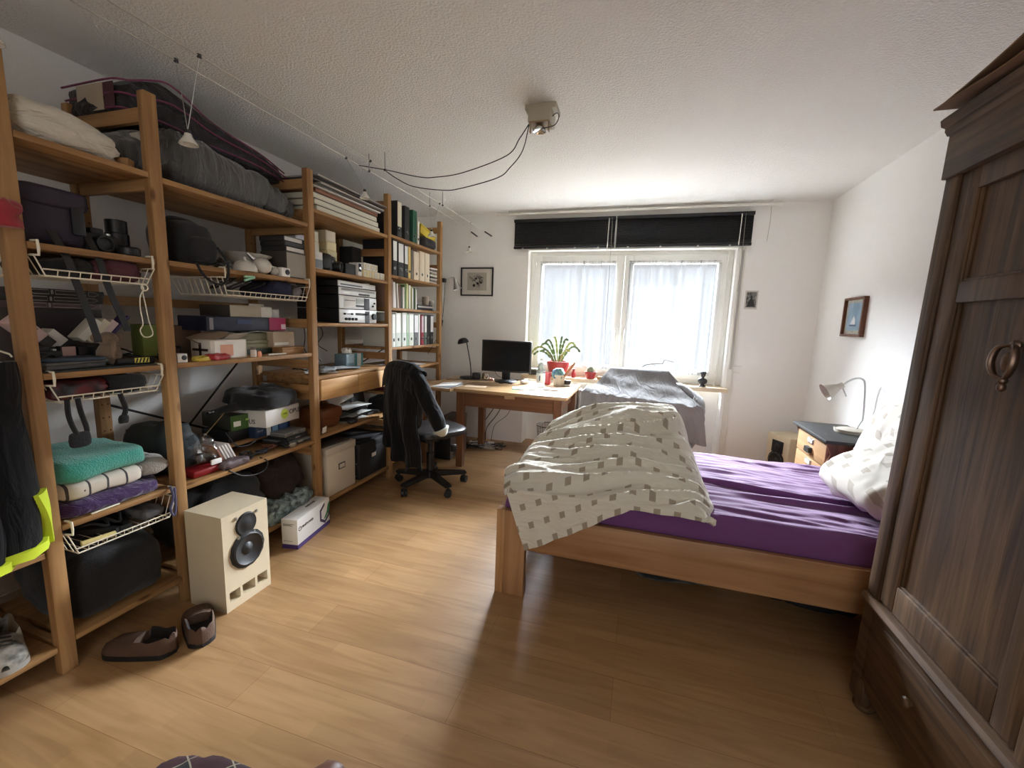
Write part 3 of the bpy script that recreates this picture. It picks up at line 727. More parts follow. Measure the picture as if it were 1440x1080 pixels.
b = MB().tube(spline([(-.25, -.19, .97), (-.235, -.255, .9), (-.2, -.29, .78), (-.15, -.33, .66), (-.12, -.345, .57)], 6), [.04 + .020 * math.sin(PI * .8 * q / 24 + .4) for q in range(25)], 14)
b.v = [(p[0] + .008 * NZ.noise(Vector(p) * 14), p[1] + .008 * NZ.noise(Vector(p) * 14 + Vector((5, 0, 0))), p[2]) for p in b.v]
b.build('sleeve', COAT, cl, smooth=60)
b = MB().tube(spline([(-.12, -.345, .575), (-.11, -.35, .55), (-.10, -.34, .535)], 4), [.058, .064, .06, .05, .045, .04, .035, .03, .02], 14)
b.tube(spline([(-.1, -.33, .55), (-.08, -.29, .53), (-.10, -.25, .51)], 5), [.02, .024, .022, .02, .022, .018, .016, .014, .012, .01, .008], 8)
b.build('pale_cuff', LINING, cl, smooth=60)
# ------------------------------------------------------------------ curtains and blinds
def sheer():
    m = bpy.data.materials.new('sheer_white_voile'); m.use_nodes = True; N, L = m.node_tree.nodes, m.node_tree.links
    N.remove(N['Principled BSDF'])
    t = N.new('ShaderNodeBsdfTransparent'); tl = N.new('ShaderNodeBsdfTranslucent'); d = N.new('ShaderNodeBsdfDiffuse')
    tl.inputs['Color'].default_value = lin((62, 65, 68)); d.inputs['Color'].default_value = lin((226, 228, 230)); t.inputs['Color'].default_value = (.97, .98, 1, 1)
    a = N.new('ShaderNodeMixShader'); a.inputs['Fac'].default_value = .4; L.new(tl.outputs[0], a.inputs[1]); L.new(d.outputs[0], a.inputs[2])
    b = N.new('ShaderNodeMixShader'); b.inputs['Fac'].default_value = .38; L.new(t.outputs[0], b.inputs[1]); L.new(a.outputs[0], b.inputs[2])
    # gathered cloth: the weave is denser where the pleats bunch up
    tc = N.new('ShaderNodeTexCoord'); mp = N.new('ShaderNodeMapping'); mp.inputs['Scale'].default_value = (22, 0, .35); L.new(tc.outputs['Object'], mp.inputs['Vector'])
    n = N.new('ShaderNodeTexNoise'); n.inputs['Scale'].default_value = 1.0; n.inputs['Detail'].default_value = 4; n.inputs['Distortion'].default_value = .6; L.new(mp.outputs['Vector'], n.inputs['Vector'])
    r = N.new('ShaderNodeMapRange'); r.inputs['From Min'].default_value = .35; r.inputs['From Max'].default_value = .68; r.inputs['To Min'].default_value = .06; r.inputs['To Max'].default_value = .5
    L.new(n.outputs['Fac'], r.inputs['Value']); L.new(r.outputs['Result'], b.inputs['Fac'])
    L.new(b.outputs[0], N['Material Output'].inputs['Surface']); return m
SHEER = sheer()
for xa, xb, lab, sd in ((-1.10, -.295, 'sheer white curtain gathered over the left window casement', 1), (-.165, .70, 'sheer white curtain gathered over the right window casement', 5)):
    t = thing('curtain', lab, 'curtain', ((xa + xb) / 2, FY - .042, 2.0)); hw = (xb - xa) / 2
    def fn(u, v):
        x = -hw + 2 * hw * u; q = u * 2 * hw
        a = .35 + .65 * min(1, v * 4)
        y = .009 * a * math.sin(q * 62 + 3 * NZ.noise(Vector((q * 6, sd, 0))) * 2 + .7 * math.sin(v * 2)) + .006 * NZ.noise(Vector((q * 30, v * 1.2, sd)))
        return (x + .006 * math.sin(v * 3 + q * 9), y, .012 - 1.115 * v)
    MB().grid(fn, 150, 12, 0).build('drape', SHEER, t, smooth=80)
    MB().grid(lambda u, v: (-hw + 2 * hw * u, -.004 + .005 * math.sin(u * hw * 420), .03 - .035 * v), 170, 3, 0).build('gathered_heading', SHEER, t, smooth=80)
    MB().cyl((-hw - .012, 0, .012), (hw + .012, 0, .012), .004, n=8).build('rod', WHITE, t)
SLAT = mat('black_blind_slat', (17, 17, 19), .5, vary=.1)
CORD = mat('grey_cord', (150, 148, 142), .7)
for xa, xb, lab, cx in ((-1.372, -.318, 'left black venetian blind drawn up above the window', -.352), (-.308, .916, 'right black venetian blind drawn up above the window', .838)):
    t = thing('venetian_blind', lab, 'blind', ((xa + xb) / 2, D - .035, 2.44)); hw = (xb - xa) / 2
    MB().box(-hw, hw, -.028, .034, -.03, 0, b=.003).build('headrail', SLAT, t)
    b = MB()
    for k in range(19):
        z = -.04 - k * .0125
        b.bx((0, 0, z), (2 * hw - .006, .014, .0016), (1.1 if k < 17 else .9, 0, 0))
    b.build('slats', SLAT, t)
    MB().box(-hw + .002, hw - .002, -.02, .02, -.298, -.276, b=.003).build('bottom_rail', SLAT, t)
    b = MB()
    b.tube([(cx - (xa + xb) / 2, -.034, -.02), (cx - (xa + xb) / 2 + .004, -.034, -.35), (cx - (xa + xb) / 2 + .002, -.02, -1.42 if cx < 0 else -.72)], .0022, 5)
    b.build('cord', CORD, t)
    MB().tube([(cx - (xa + xb) / 2 - .03, -.034, -.02), (cx - (xa + xb) / 2 - .034, -.034, -.36 if cx < 0 else -.30)], .004, 6).build('white_wand', WHITE, t)
    b = MB()
    for q in (-.8, -.3, .25, .7): b.box(q * hw - .008, q * hw + .008, -.032, -.018, -.305, -.292)
    b.build('rail_clip', STEEL, t)
t = thing('curtain_rail', 'white round curtain rail running along top of back wall', 'rail', (-.215, D - .10, 2.487))
MB().cyl((-1.31, 0, 0), (1.31, 0, 0), .012, n=12).build('rod', WHITE, t)
for x in (-1.315, 1.315): MB().lathe([(0, -.02), (.014, -.018), (.019, 0), (.014, .018), (0, .02)], (x, 0, 0), 14, axis='X').build('end_cap', WHITE, t)
for x in (-1.2, 0, 1.25): MB().tube([(x, 0, .008), (x, 0, .03), (x, .1, .03)], .006, 6).build('bracket', WHITE, t)
solo('pull_cord', MB().tube([(0, 0, 0), (.003, 0, -.12), (-.004, .006, -.30)], .0018, 5), CORD, 'thin grey pull cord hanging from right end of the curtain rail', 'cord', (1.035, D - .08, 2.47))
t = thing('belt_winder', 'small white shutter belt winder on back wall right of window', 'belt winder', (.905, D, .985))
MB().box(-.03, .05, -.012, 0, .028, .040, b=.002).box(-.03, .045, -.014, 0, -.035, -.018, b=.003).build('bracket', WHITE, t)
MB().box(-.055, -.035, -.018, -.012, .0, 1.12).build('belt', mat('grey_belt', (176, 174, 168), .8), t)

# ------------------------------------------------------------------ pictures
def photo(name, c0, c1, sc_, seed):
    m, nt, p = _base(name); N, L = nt.nodes, nt.links
    tc = N.new('ShaderNodeTexCoord'); mp = N.new('ShaderNodeMapping'); mp.inputs['Location'].default_value = (seed, seed, seed); L.new(tc.outputs['Object'], mp.inputs['Vector'])
    n = N.new('ShaderNodeTexNoise'); n.inputs['Scale'].default_value = sc_; n.inputs['Detail'].default_value = 5; L.new(mp.outputs['Vector'], n.inputs['Vector'])
    r = N.new('ShaderNodeValToRGB'); r.color_ramp.elements[0].position = .35; r.color_ramp.elements[1].position = .65
    r.color_ramp.elements[0].color = lin(c0); r.color_ramp.elements[1].color = lin(c1); L.new(n.outputs['Fac'], r.inputs['Fac'])
    L.new(r.outputs['Color'], p.inputs['Base Color']); p.inputs['Roughness'].default_value = .5; return m
def frame(b, w, h, t, d):       # local: picture in XZ, facing -Y
    b.box(-w / 2, w / 2, -d, 0, h / 2 - t, h / 2, b=.002).box(-w / 2, w / 2, -d, 0, -h / 2, -h / 2 + t, b=.002).box(-w / 2, -w / 2 + t, -d, 0, -h / 2 + t, h / 2 - t, b=.002).box(w / 2 - t, w / 2, -d, 0, -h / 2 + t, h / 2 - t, b=.002); return b
t = thing('framed_picture', 'black framed etching hanging on back wall left of the window', 'picture', (-1.80, D, 1.798))
frame(MB(), .388, .312, .014, .02).build('frame', BLACK, t)
MB().box(-.18, .18, -.008, -.003, -.142, .142).build('white_mat', mat('picture_mat', (206, 202, 192), .7, vary=.02), t)
MB().box(-.115, .115, -.010, -.008, -.095, .10).build('grey_sheet', mat('grey_etching_paper', (168, 162, 150), .7, vary=.06, vscale=40), t)
b = MB(); random.seed(3)
for cx, cz, s_ in ((-.04, .035, .05), (.0, -.03, .045), (.045, .02, .04), (.03, .05, .035)):
    for k in range(3):
        pts = [(cx + random.uniform(-s_, s_), -.0106, cz + random.uniform(-s_, s_) * .7) for q in range(5)]
        b.tube(spline(pts, 6), .0016, 4)
for x, z, r in ((-.035, -.04, .016), (.01, -.02, .013), (.05, -.01, .012), (-.01, .035, .012)): b.lathe([(r, -.0004), (r * .9, .0004)], (x, -.0104, z), 14, axis='Y')
b.build('ink_drawing', INK, t)
t = thing('photo_print', 'small grey photograph pinned to back wall right of the window', 'photo', (.974, D, 1.651))
MB().box(-.055, .055, -.004, 0, -.086, .086).build('white_border', mat('photo_border', (200, 196, 188), .5), t)
MB().box(-.043, .043, -.0052, -.004, -.07, .073).build('image', photo('grey_photo', (70, 70, 68), (150, 148, 142), 34, 2), t)
b = MB().prism([(-.034, -.062), (.034, -.062), (.02, -.01), (.008, .012), (.01, .03), (0, .042), (-.01, .03), (-.008, .012), (-.022, -.012)], -.0060, -.0052, 'XZ')
b.build('dark_figure', mat('photo_dark', (44, 44, 43), .5), t)
t = thing('framed_picture', 'brown framed blue seascape with white sail on right wall', 'picture', (XR, 3.80, 1.491), -PI / 2)
frame(MB(), .31, .29, .018, .032).build('frame', wood('reddish_frame', (84, 44, 24), (116, 68, 38), 'Z', .35), t)
MB().box(-.14, .14, -.012, -.004, -.13, .13).build('patterned_mat', photo('mottled_mat', (150, 148, 136), (206, 202, 188), 130, 5), t)
MB().box(-.105, .11, -.015, -.012, -.10, .105).build('blue_image', photo('pale_blue_wash', (112, 142, 166), (150, 174, 190), 9, 1), t)
b = MB().prism([(-.02, -.055), (.03, -.055), (.028, -.02), (.0, .01)], -.0165, -.015, 'XZ').prism([(-.045, -.055), (-.025, -.055), (-.01, -.005)], -.0165, -.015, 'XZ')
b.build('white_sail', mat('white_paint', (226, 230, 232), .6), t)
MB().prism([(-.05, -.068), (.04, -.068), (.048, -.057), (-.056, -.057)], -.0165, -.015, 'XZ').build('dark_hull', mat('navy_paint', (66, 84, 112), .6), t)

# ------------------------------------------------------------------ ceiling transformer, cable track, spots
t = thing('ceiling_transformer', 'boxy grey lighting transformer hanging from middle of ceiling', 'transformer', (-.60, 2.36, H))
GB = mat('beige_grey_plastic', (168, 160, 142), .5)
MB().box(-.085, .085, .0, .12, -.028, 0, b=.003).build('ceiling_plate', GB, t)
MB().box(-.062, .062, -.02, .10, -.10, -.028, b=.006).build('transformer_box', GB, t)
MB().box(-.05, -.044, -.02, .0, -.15, -.10).box(.05, .056, -.02, .0, -.15, -.10).box(-.05, .056, -.03, .06, -.108, -.10).build('bracket', mat('tan_plastic', (140, 118, 88), .5), t)
MB().lathe([(.018, 0), (.036, -.03), (.036, -.034), (0, -.022)], (.002, .0, -.11), 18).build('lamp_head', CHROME, t)
MB().tube(spline([(.06, .03, -.06), (.09, .01, -.055), (.105, -.01, -.085), (.09, -.03, -.13), (.04, -.04, -.145), (.01, -.02, -.135)], 6), .0025, 6).build('cable', CABLE, t)
t = thing('low_voltage_cable', 'two dark supply cables sagging from ceiling transformer to wire track', 'cable', (-.66, 2.38, 2.44))
o = Vector((-.66, 2.38, 2.44))
for pts in ([(-.655, 2.38, 2.44), (-.75, 2.5, 2.41), (-.86, 2.6, 2.36), (-1.15, 2.6, 2.28), (-1.35, 2.6, 2.265), (-1.43, 2.6, 2.27), (-1.55, 2.62, 2.30), (-1.74, 2.68, 2.36), (-1.952, 2.66, 2.398)],
            [(-.66, 2.375, 2.43), (-.76, 2.6, 2.38), (-.86, 2.68, 2.32), (-.95, 2.7, 2.27), (-1.20, 2.7, 2.22), (-1.33, 2.7, 2.215), (-1.55, 2.7, 2.25), (-1.70, 2.72, 2.32), (-1.822, 2.76, 2.398)]):
    MB().tube([tuple(Vector(p) - o) for p in spline(pts, 7)], .0032, 6).build('cable', CABLE, t)
TRK = mat('bare_track_wire', (196, 192, 180), .35, .6)
for x, lab in ((-1.955, 'bare wire of the spot lamp track nearer to the shelves'), (-1.825, 'bare wire of the spot lamp track farther from the shelves')):
    t = thing('track_wire', lab, 'wire', (x, -1.3, 2.4))
    MB().tube([(0, 0, 0), (0, 5.5, 0), (.2 + (x + 1.825) * .3, 5.83, -.12)], 0.003, 5).build('wire', TRK, t)
    MB().cyl((.14 + (x + 1.825) * .2, 5.73, -.084), (.19 + (x + 1.825) * .3, 5.815, -.115), .008, n=8).build('tensioner', DGREY, t)
    for y in (4.08, 5.0): MB().cyl((0, y, -.006), (0, y, .119), .0022, n=6).lathe([(0, -.008), (.009, -.006), (.009, .006), (0, .008)], (0, y, 0), 10).build('ceiling_hook', DGREY, t)
def spot(label, p, a, c, tilt=(0, 0, -1)):
    t = thing('spot_lamp', label, 'spot lamp', p, 0, 'spot lamps on the wire track')
    P = Vector(p)
    for q in (a, c):
        if q is None: continue
        v = Vector(q) - P
        w_ = MB().tube([(0, 0, .03), tuple(v)], .0016, 5).build('wire_arm', STEEL, t)
        MB().lathe([(0, -.008), (.009, -.006), (.009, .006), (0, .008)], tuple(v), 10).build('clamp', DGREY, w_)
    MB().lathe([(0, .036), (.009, .034), (.011, .02), (.010, .015)], n=12).build('socket', BLACK, t)
    MB().lathe([(.013, .018), (.016, .006), (.034, -.02), (.036, -.026), (.034, -.026), (.012, .004), (0, .004)], n=20).build('reflector', mat('frosted_glass_reflector', (210, 208, 200), .25, spec=.8), t)
spot('reflector spot hanging highest in picture at far left edge', (-1.9, .86, 2.15), (-1.955, .86, 2.4), (-1.825, .86, 2.4))
spot('reflector spot hanging in front of grey duvet bag', (-1.9, 1.437, 2.085), (-1.955, 1.45, 2.4), (-1.825, 1.45, 2.4))
spot('reflector spot with dark joint hanging before the stacked white boxes', (-1.9, 2.649, 2.20), (-1.955, 2.53, 2.4), (-1.825, 2.61, 2.4))
spot('reflector spot hanging in front of the yellow crate', (-1.9, 3.635, 2.14), (-1.955, 3.7, 2.4), (-1.825, 3.64, 2.4))
spot('reflector spot hanging nearest the back wall on one arm', (-1.83, 4.364, 2.12), None, (-1.825, 4.38, 2.4))

# clip lamp on last shelf post
t = thing('clip_lamp', 'silver clip-on lamp fixed to last shelf post by the corner', 'lamp', (-1.955, 3.99, 1.76))
MB().box(-.02, .02, .0, .045, -.02, .02, b=.004).build('clamp', BLACK, t)
MB().tube(spline([(0, .045, 0), (.03, .08, .03), (.07, .10, .04), (.09, .10, .02)], 5), .006, 8).build('arm', STEEL, t)
ax = Vector((.25, .1, -1)).normalized()
b = MB(Matrix.Translation((.085, .10, .03)) @ ax.to_track_quat('Z', 'Y').to_matrix().to_4x4()).lathe([(0, 0), (.016, .002), (.02, .035), (.026, .05), (.044, .115), (.042, .115), (.024, .05), (0, .036)], n=22)
b.build('lamp_shade', STEEL, t)
MB().tube(spline([(0, .05, -.01), (-.01, .06, -.15), (-.02, .05, -.34), (-.03, .03, -.44), (-.05, .01, -.56), (-.12, -.08, -.75)], 5), .003, 6).build('cable', CABLE, t)
MB().cyl((-.024, .045, -.40), (-.03, .035, -.47), .011, n=8).build('switch', BLACK, t)
# ------------------------------------------------------------------ helpers for shelf goods (front faces +X)
CM = {}
def cm(r, g, b_, rough=.6):
    k = (r, g, b_, rough)
    if k not in CM: CM[k] = mat('tint_%d_%d_%d' % (r, g, b_), (r, g, b_), rough, vary=.05)
    return CM[k]
def carton(name, label, cat, loc, dwh, m, rz=0, grp=None, panels=(), texts=(), lid=0, rx=0, bev=.003):
    """box whose front centre bottom sits at loc; panels = (part name, face F/S/T, a0, a1, b0, b1, material) in 0..1"""
    d, w, h = dwh
    t = thing(name, label, cat, loc, rz, grp)
    if rx: t.rotation_euler = (rx, 0, rz)
    b = MB().box(-d, 0, -w / 2, w / 2, 0, h - lid, b=bev)
    b.build('box_body', m, t)
    if lid: MB().box(-d - .003, .003, -w / 2 - .003, w / 2 + .003, h - lid, h, b=bev).build('lid', m if not isinstance(lid, tuple) else m, t)
    e = .0012
    for qi, (pn, f, a0, a1, b0, b1, pm) in enumerate(panels):
        q = MB(); e = .0012 + .0005 * qi
        if f == 'F': q.box(0, e, -w / 2 + a0 * w, -w / 2 + a1 * w, b0 * h, b1 * h)
        elif f == 'S': q.box(-d + a0 * d, -d + a1 * d, -w / 2 - e, -w / 2, b0 * h, b1 * h)
        else: q.box(-d + a0 * d, -d + a1 * d, -w / 2 + b0 * w, -w / 2 + b1 * w, h, h + e)
        q.build(pn, pm, t)
    for tx, f, a, z, size, pm in texts:
        q = MB(); e = .0012 + .0005 * len(panels)
        if f == 'F': q.text(tx, size, (e, -w / 2 + a * w, z * h), (0, 1, 0), (0, 0, 1))
        elif f == 'S': q.text(tx, size, (-d + a * d, -w / 2 - e, z * h), (1, 0, 0), (0, 0, 1))
        else: q.text(tx, size, (-d + .5 * d, -w / 2 + a * w, h + e), (0, 1, 0), (-1, 0, 0))
        q.build('lettering', pm, t)
    return t
def basket(label, y0, y1, zt, zb, dep=.34):
    t = thing('wire_basket', label, 'basket', (-1.957, (y0 + y1) / 2, zb), 0); w = (y1 - y0) / 2; h = zt - zb
    r = .0023; b = MB(); rim = [(-.002, -w, h - .022), (-.002, w, h - .022), (-dep, w, h - .022), (-dep, -w, h - .022)]
    low = [(.0 - .01, -w + .028, 0), (-.01, w - .028, 0), (-dep + .02, w - .028, 0), (-dep + .02, -w + .028, 0)]
    b.tube(low, r * 1.3, 5, closed=True)
    b.tube([rim[0], low[0]], r, 5).tube([rim[1], low[1]], r, 5).tube([rim[2], low[2]], r, 5).tube([rim[3], low[3]], r, 5)
    b.tube([rim[0], rim[3], rim[2], rim[1]], r * 1.2, 5)
    n = max(4, int((y1 - y0) / .034))
    for k in range(1, n):
        y = -w + .028 + (2 * w - .056) * k / n
        b.tube([(-.002, y, .022), (-.01, y, 0), (-dep + .02, y, 0), (-dep, y, h - .022)], r * .8, 4)
    b.tube([(-.002, -w + .02, .022), (-.002, w - .02, .022)], r * 1.2, 5)
    for sy in (-1, 1):
        for k in range(1, 9):
            x = -dep * k / 9; b.tube([(x, sy * w, h - .022), (x, sy * (w - .028), 0)], r * .8, 4)
    b.build('wire_mesh', WIRE, t)
    for sy in (-1, 1):
        MB().tube([(-.03, sy * (w - .01), h + .026), (.006, sy * (w - .01), h + .026), (.008, sy * (w - .01), h), (.006, sy * (w - .01), h - .022), (-.02, sy * w, h - .022)], .0042, 6).build('hook', WIRE, t)
    return t
def heap(name, label, cat, c, size, m, seed=1, amp=.02, freq=7, e=.6, grp=None, st=(1, 1, 1), nu=40, nv=18, e2=None, rz=0, fn=None):
    """soft thing resting on z = c[2] (its underside)"""
    b = MB().blob((0, 0, size[2] / 2), size, e, amp, freq, seed, st=st, nu=nu, nv=nv, e2=e2, fn=fn)
    return solo(name, b, m, label, cat, c, rz, grp, smooth=65)
def coil(rng, c, size, n, r):
    """one tangled cable as a point list"""
    R = random.Random(rng); P = []
    for k in range(n):
        a = k * 2.0 + R.uniform(-.5, .5); q = R.uniform(.45, 1)
        P.append((c[0] + size[0] / 2 * q * math.cos(a), c[1] + size[1] / 2 * q * math.sin(a), c[2] + r + size[2] * R.random()))
    return spline(P, 5)
def cable(label, pts, r=.003, m=None, name='cable', cat='cable', grp=None, n=7):
    o = Vector(pts[0]); return solo(name, MB().tube([tuple(Vector(p) - o) for p in spline(pts, n)], r, 6), m or CABLE, label, cat, tuple(o), 0, grp)

# ================================================================== bay left of first post
TEE = cloth('black_jacket_cloth', (16, 17, 20), .92, (10, 16, 4), .6, .1, .2)
NEON = mat('neon_yellow_trim', (206, 226, 52), .6, vary=.06)
t = thing('jacket', 'dark jacket with neon yellow hem hanging at far left edge', 'jacket', (-1.93, .725, .50))
def jk(u, v):
    y = -.20 + .30 * u - .05 * (1 - v) * (u - .5) + .03 * v * (u - .3); z = .70 - .70 * v + .05 * u * v - .05 * abs(u - .4) * (1 - v)
    x = .03 * math.sin(u * PI) + .018 * math.sin(u * 22 + v * 3) * (.3 + v) + .02 * NZ.noise(Vector((u * 4, v * 4, 2)))
    return (x - .04, y, z)
MB().grid(jk, 30, 40, 0, thick=.06).build('body', TEE, t, smooth=60)
b = MB().grid(lambda u, v: tuple(Vector(jk(u * 1.0, .95 + .055 * v)) + Vector((-.006, .004 * u, -.004))), 28, 3, 0, thick=.074)
b.grid(lambda u, v: tuple(Vector(jk(.84 + .17 * u, .70 + .30 * v)) + Vector((-.006, .004 + .012 * v, -.004))), 6, 14, 0, thick=.074)
b.build('neon_hem', NEON, t, smooth=60)
t = thing('wire_hanger', 'white wire coat hanger holding the dark jacket at left edge', 'hanger', (-1.965, .74, 1.2))
MB().tube([(0, -.2, -.03), (0, -.02, .045), (0, .0, .05), (0, .02, .045), (0, .105, -.0), (0, .11, -.01)], .003, 6).tube(spline([(0, 0, .05), (0, 0, .09), (0, .03, .12), (0, .05, .10)], 5), .003, 6).build('wire', WIRE, t)
heap('red_cloth', 'crumpled red cloth hung on hook at far left edge', 'cloth', (-1.93, .845, 1.60), (.05, .08, .075), mat('red_cloth', (150, 30, 40), .7, vary=.2, sheen=.2), 4, .022, 14)
t = thing('trainer', 'grey and white trainer on lowest shelf at far left', 'shoe', (-2.05, .735, .115))
def shoe(t, L, W, Hh, up, sole, m_in, laces=None):
    """low shoe pointing +Y from heel (y=0) to toe (y=L)"""
    def cs(v):  # half width along the length
        w = .78 + .30 * math.sin(min(1, v * 1.15) * PI * .62)
        if v > .80: w *= max(.05, 1 - ((v - .80) / .2) ** 2.2) ** .6
        return W / 2 * w * min(1, v / .11) ** .5
    def op(v): return .06 < v < .50
    def fn(u, v):
        a = PI * u; w = max(.0002, cs(v)); sn = math.sin(a)
        top = Hh * (1 - .50 * max(0, (v - .34) / .66) ** .8) * (1 - .3 * max(0, v - .88) / .12) * (1 - .18 * math.exp(-((v - .27) / .12) ** 2))
        if op(v):
            if sn > .72: return (w * .9 * math.cos(a), L * v, .032)
            return (w * (math.cos(a) * .45 + math.copysign(.55, math.cos(a))), L * v, .016 + (top - .016) * min(1, (sn / .66)) ** .8)
        return (w * math.cos(a), L * v, .016 + (top - .016) * sn ** .65)
    def inside(u, v): return 1 if op(v - .03) and op(v + .015) and math.sin(PI * u) > .70 else 0
    MB().grid(fn, 90, 48, 0, mfn=inside).build('upper', [up, m_in], t, smooth=50)
    n = 30; pl = [(cs(k / n) * 1.04, L * k / n) for k in range(n + 1)]; pl = pl + [(-a, b_) for a, b_ in pl[::-1]]
    MB().prism(pl, 0, .02, 'XY').build('sole', sole, t)
    if laces:
        b = MB()
        for k in range(4):
            y = L * (.54 + .07 * k); zz = .02 + (Hh - .02) * (1 - .52 * ((.54 + .07 * k) - .35) / .65) + .004
            b.tube([(-.025, y, zz - .01), (0, y + .008, zz + .002), (.025, y, zz - .01)], .003, 5)
        b.build('laces', laces, t)
shoe(t, .25, .105, .11, photo('grey_white_mesh', (62, 62, 60), (176, 172, 162), 26, 2), cm(170, 168, 160), mat('shoe_lining_tan', (150, 130, 104), .9), DGREY)
t.rotation_euler = (0, 0, -1.9); t.location = (-2.20, .815, .115)
WICK = mat('wicker', (178, 128, 84), .7, vary=.35, vscale=70, bump=.5, bscale=90)
t = thing('wicker_basket', 'small wicker basket at far left end of lowest shelf', 'basket', (-2.05, .62, .115))
MB().lathe([(.06, 0), (.075, .02), (.095, .09), (.10, .14), (.094, .14), (.07, .03), (0, .012)], n=28).build('body', WICK, t)
MB().tube([(.099 * math.cos(a * PI / 14), .099 * math.sin(a * PI / 14), .14 + .002 * (a % 2)) for a in range(28)], .007, 6, closed=True).build('rim', WICK, t)
carton('cardboard_box', 'dim brown storage box under lowest jacket shelf at far left', 'box', (-2.10, .48, .115), (.3, .28, .34), CARD, lid=.05)

# ================================================================== first narrow bay
heap('blanket', 'folded cream blanket with piped edge on top left shelf', 'blanket', (-2.17, 1.085, 1.915), (.40, .31, .12), cloth('cream_blanket', (200, 193, 178), .9, (14, 8, 20), .9, .2), 6, .018, 8, .5, st=(1.6, .5, 2), nu=64, nv=28, e2=.7, fn=lambda x, y, z: (x, y, -.06 + (z + .06) * (1.05 - 1.3 * (y + .10))))
solo('wood_block', MB().box(-.09, 0, -.02, .02, 0, .035, b=.002), PINE('X'), 'small loose wood block on top left shelf beside the blanket', 'wood block', (-2.0, 1.275, 1.915), .5)
carton('notebook', 'dark blue book lying behind small wood block', 'book', (-2.14, 1.27, 1.915), (.16, .07, .10), cm(40, 44, 96), panels=[('page_edges', 'F', .1, .9, .1, .9, PAPER)])
PBAG = mat('aubergine_bag_cloth', (48, 40, 54), .8, vary=.12, bump=.2, bscale=200)
t = thing('shoulder_bag', 'aubergine shoulder bag with hanging straps on second shelf', 'bag', (-2.03, 1.03, 1.572))
MB().blob((-.13, 0, .10), (.26, .20, .20), .3, .006, 8, 2, e2=.35).build('body', PBAG, t, smooth=60)
MB().blob((-.125, .005, .17), (.275, .212, .075), .3, .004, 8, 5, e2=.4).build('flap', PBAG, t, smooth=60)
MB().box(.0, .012, .045, .085, .05, .15, b=.004).build('buckle', BLACK, t)
for q, y0, y1, zl in ((0, -.02, .05, -.34), (1, .085, .10, -.30)):
    MB().grid(lambda u, v: (.012 + .055 * math.sin(min(1, v * 3) * PI / 2) * (1 if v > .02 else 0) - .01 * math.sin(v * 5), y0 + (y1 - y0) * v + .05 * v * v * q + (u - .5) * .024, .05 + (zl - .05) * v), 3, 20, 0, thick=.003).build('strap', BLACK, t)
def camera(label, loc, body, s=1.0, rz=0, cat='camera'):
    t = thing('camera', label, cat, loc, rz)
    MB().box(-.05 * s, 0, -.065 * s, .065 * s, 0, .075 * s, b=.008 * s).bx((-.025 * s, 0, .082 * s), (.04 * s, .045 * s, .028 * s), b=.006 * s).build('body', body, t)
    MB().lathe([(.03 * s, 0), (.032 * s, .03 * s), (.030 * s, .04 * s), (.024 * s, .04 * s), (.02 * s, .03 * s), (0, .03 * s)], (0, 0, .036 * s), 24, axis='X').build('lens', BLACK, t)
    MB().lathe([(.009 * s, 0), (.009 * s, .008 * s), (0, .009 * s)], (-.025 * s, .045 * s, .075 * s), 12).build('dial', STEEL, t)
    return t
camera('black camera on second shelf between aubergine bag and tall lens', (-2.06, 1.175, 1.572), BLACK)
t = thing('camera_lens', 'tall black camera lens standing upright on second shelf', 'lens', (-2.14, 1.285, 1.572))
MB().lathe([(.0, 0), (.040, 0), (.043, .01), (.043, .05), (.040, .052), (.040, .095), (.036, .10), (.036, .15), (.033, .152), (0, .15)], n=28).build('barrel', BLACK, t)
MB().lathe([(.0435, .015), (.0445, .02), (.0445, .045), (.0435, .048)], n=28, cap=False).build('focus_ring', RUB, t)
solo('lens_cap', MB().lathe([(0, 0), (.034, 0), (.036, .004), (.036, .028), (.03, .034), (0, .034)], n=20), BLACK, 'black lens cap case at right end of second shelf', 'lens cap', (-2.01, 1.245, 1.572))
basket('white wire basket hung under second shelf, first bay', .93, 1.30, 1.55, 1.462)
heap('scarf', 'maroon scarf lying in wire basket under second shelf', 'scarf', (-2.12, 1.205, 1.468), (.24, .17, .075), mat('maroon_knit', (84, 44, 50), .9, vary=.25, bump=.3, bscale=120), 3, .016, 16)
heap('pouch', 'black pouch in wire basket under the aubergine bag', 'pouch', (-2.12, 1.04, 1.468), (.24, .17, .06), BLACKF, 8, .012, 12)
solo('cord', MB().tube(spline([(0, 0, 0), (.004, .01, -.02), (.006, -.006, -.05), (.006, -.010, -.10), (.006, -.005, -.16), (.004, -.016, -.185), (.004, -.008, -.21), (.004, .012, -.215), (.004, .03, -.20), (.006, .018, -.15), (.006, .01, -.08), (.005, .004, -.03)], 6), .0022, 5).tube([(.004 , .014 + .012 * math.cos(a * PI / 8), -.015 + .012 * math.sin(a * PI / 8)) for a in range(16)], .003, 5, closed=True), WIRE, 'cream cord looped down from wire basket in first bay', 'cord', (-1.95, 1.235, 1.462))
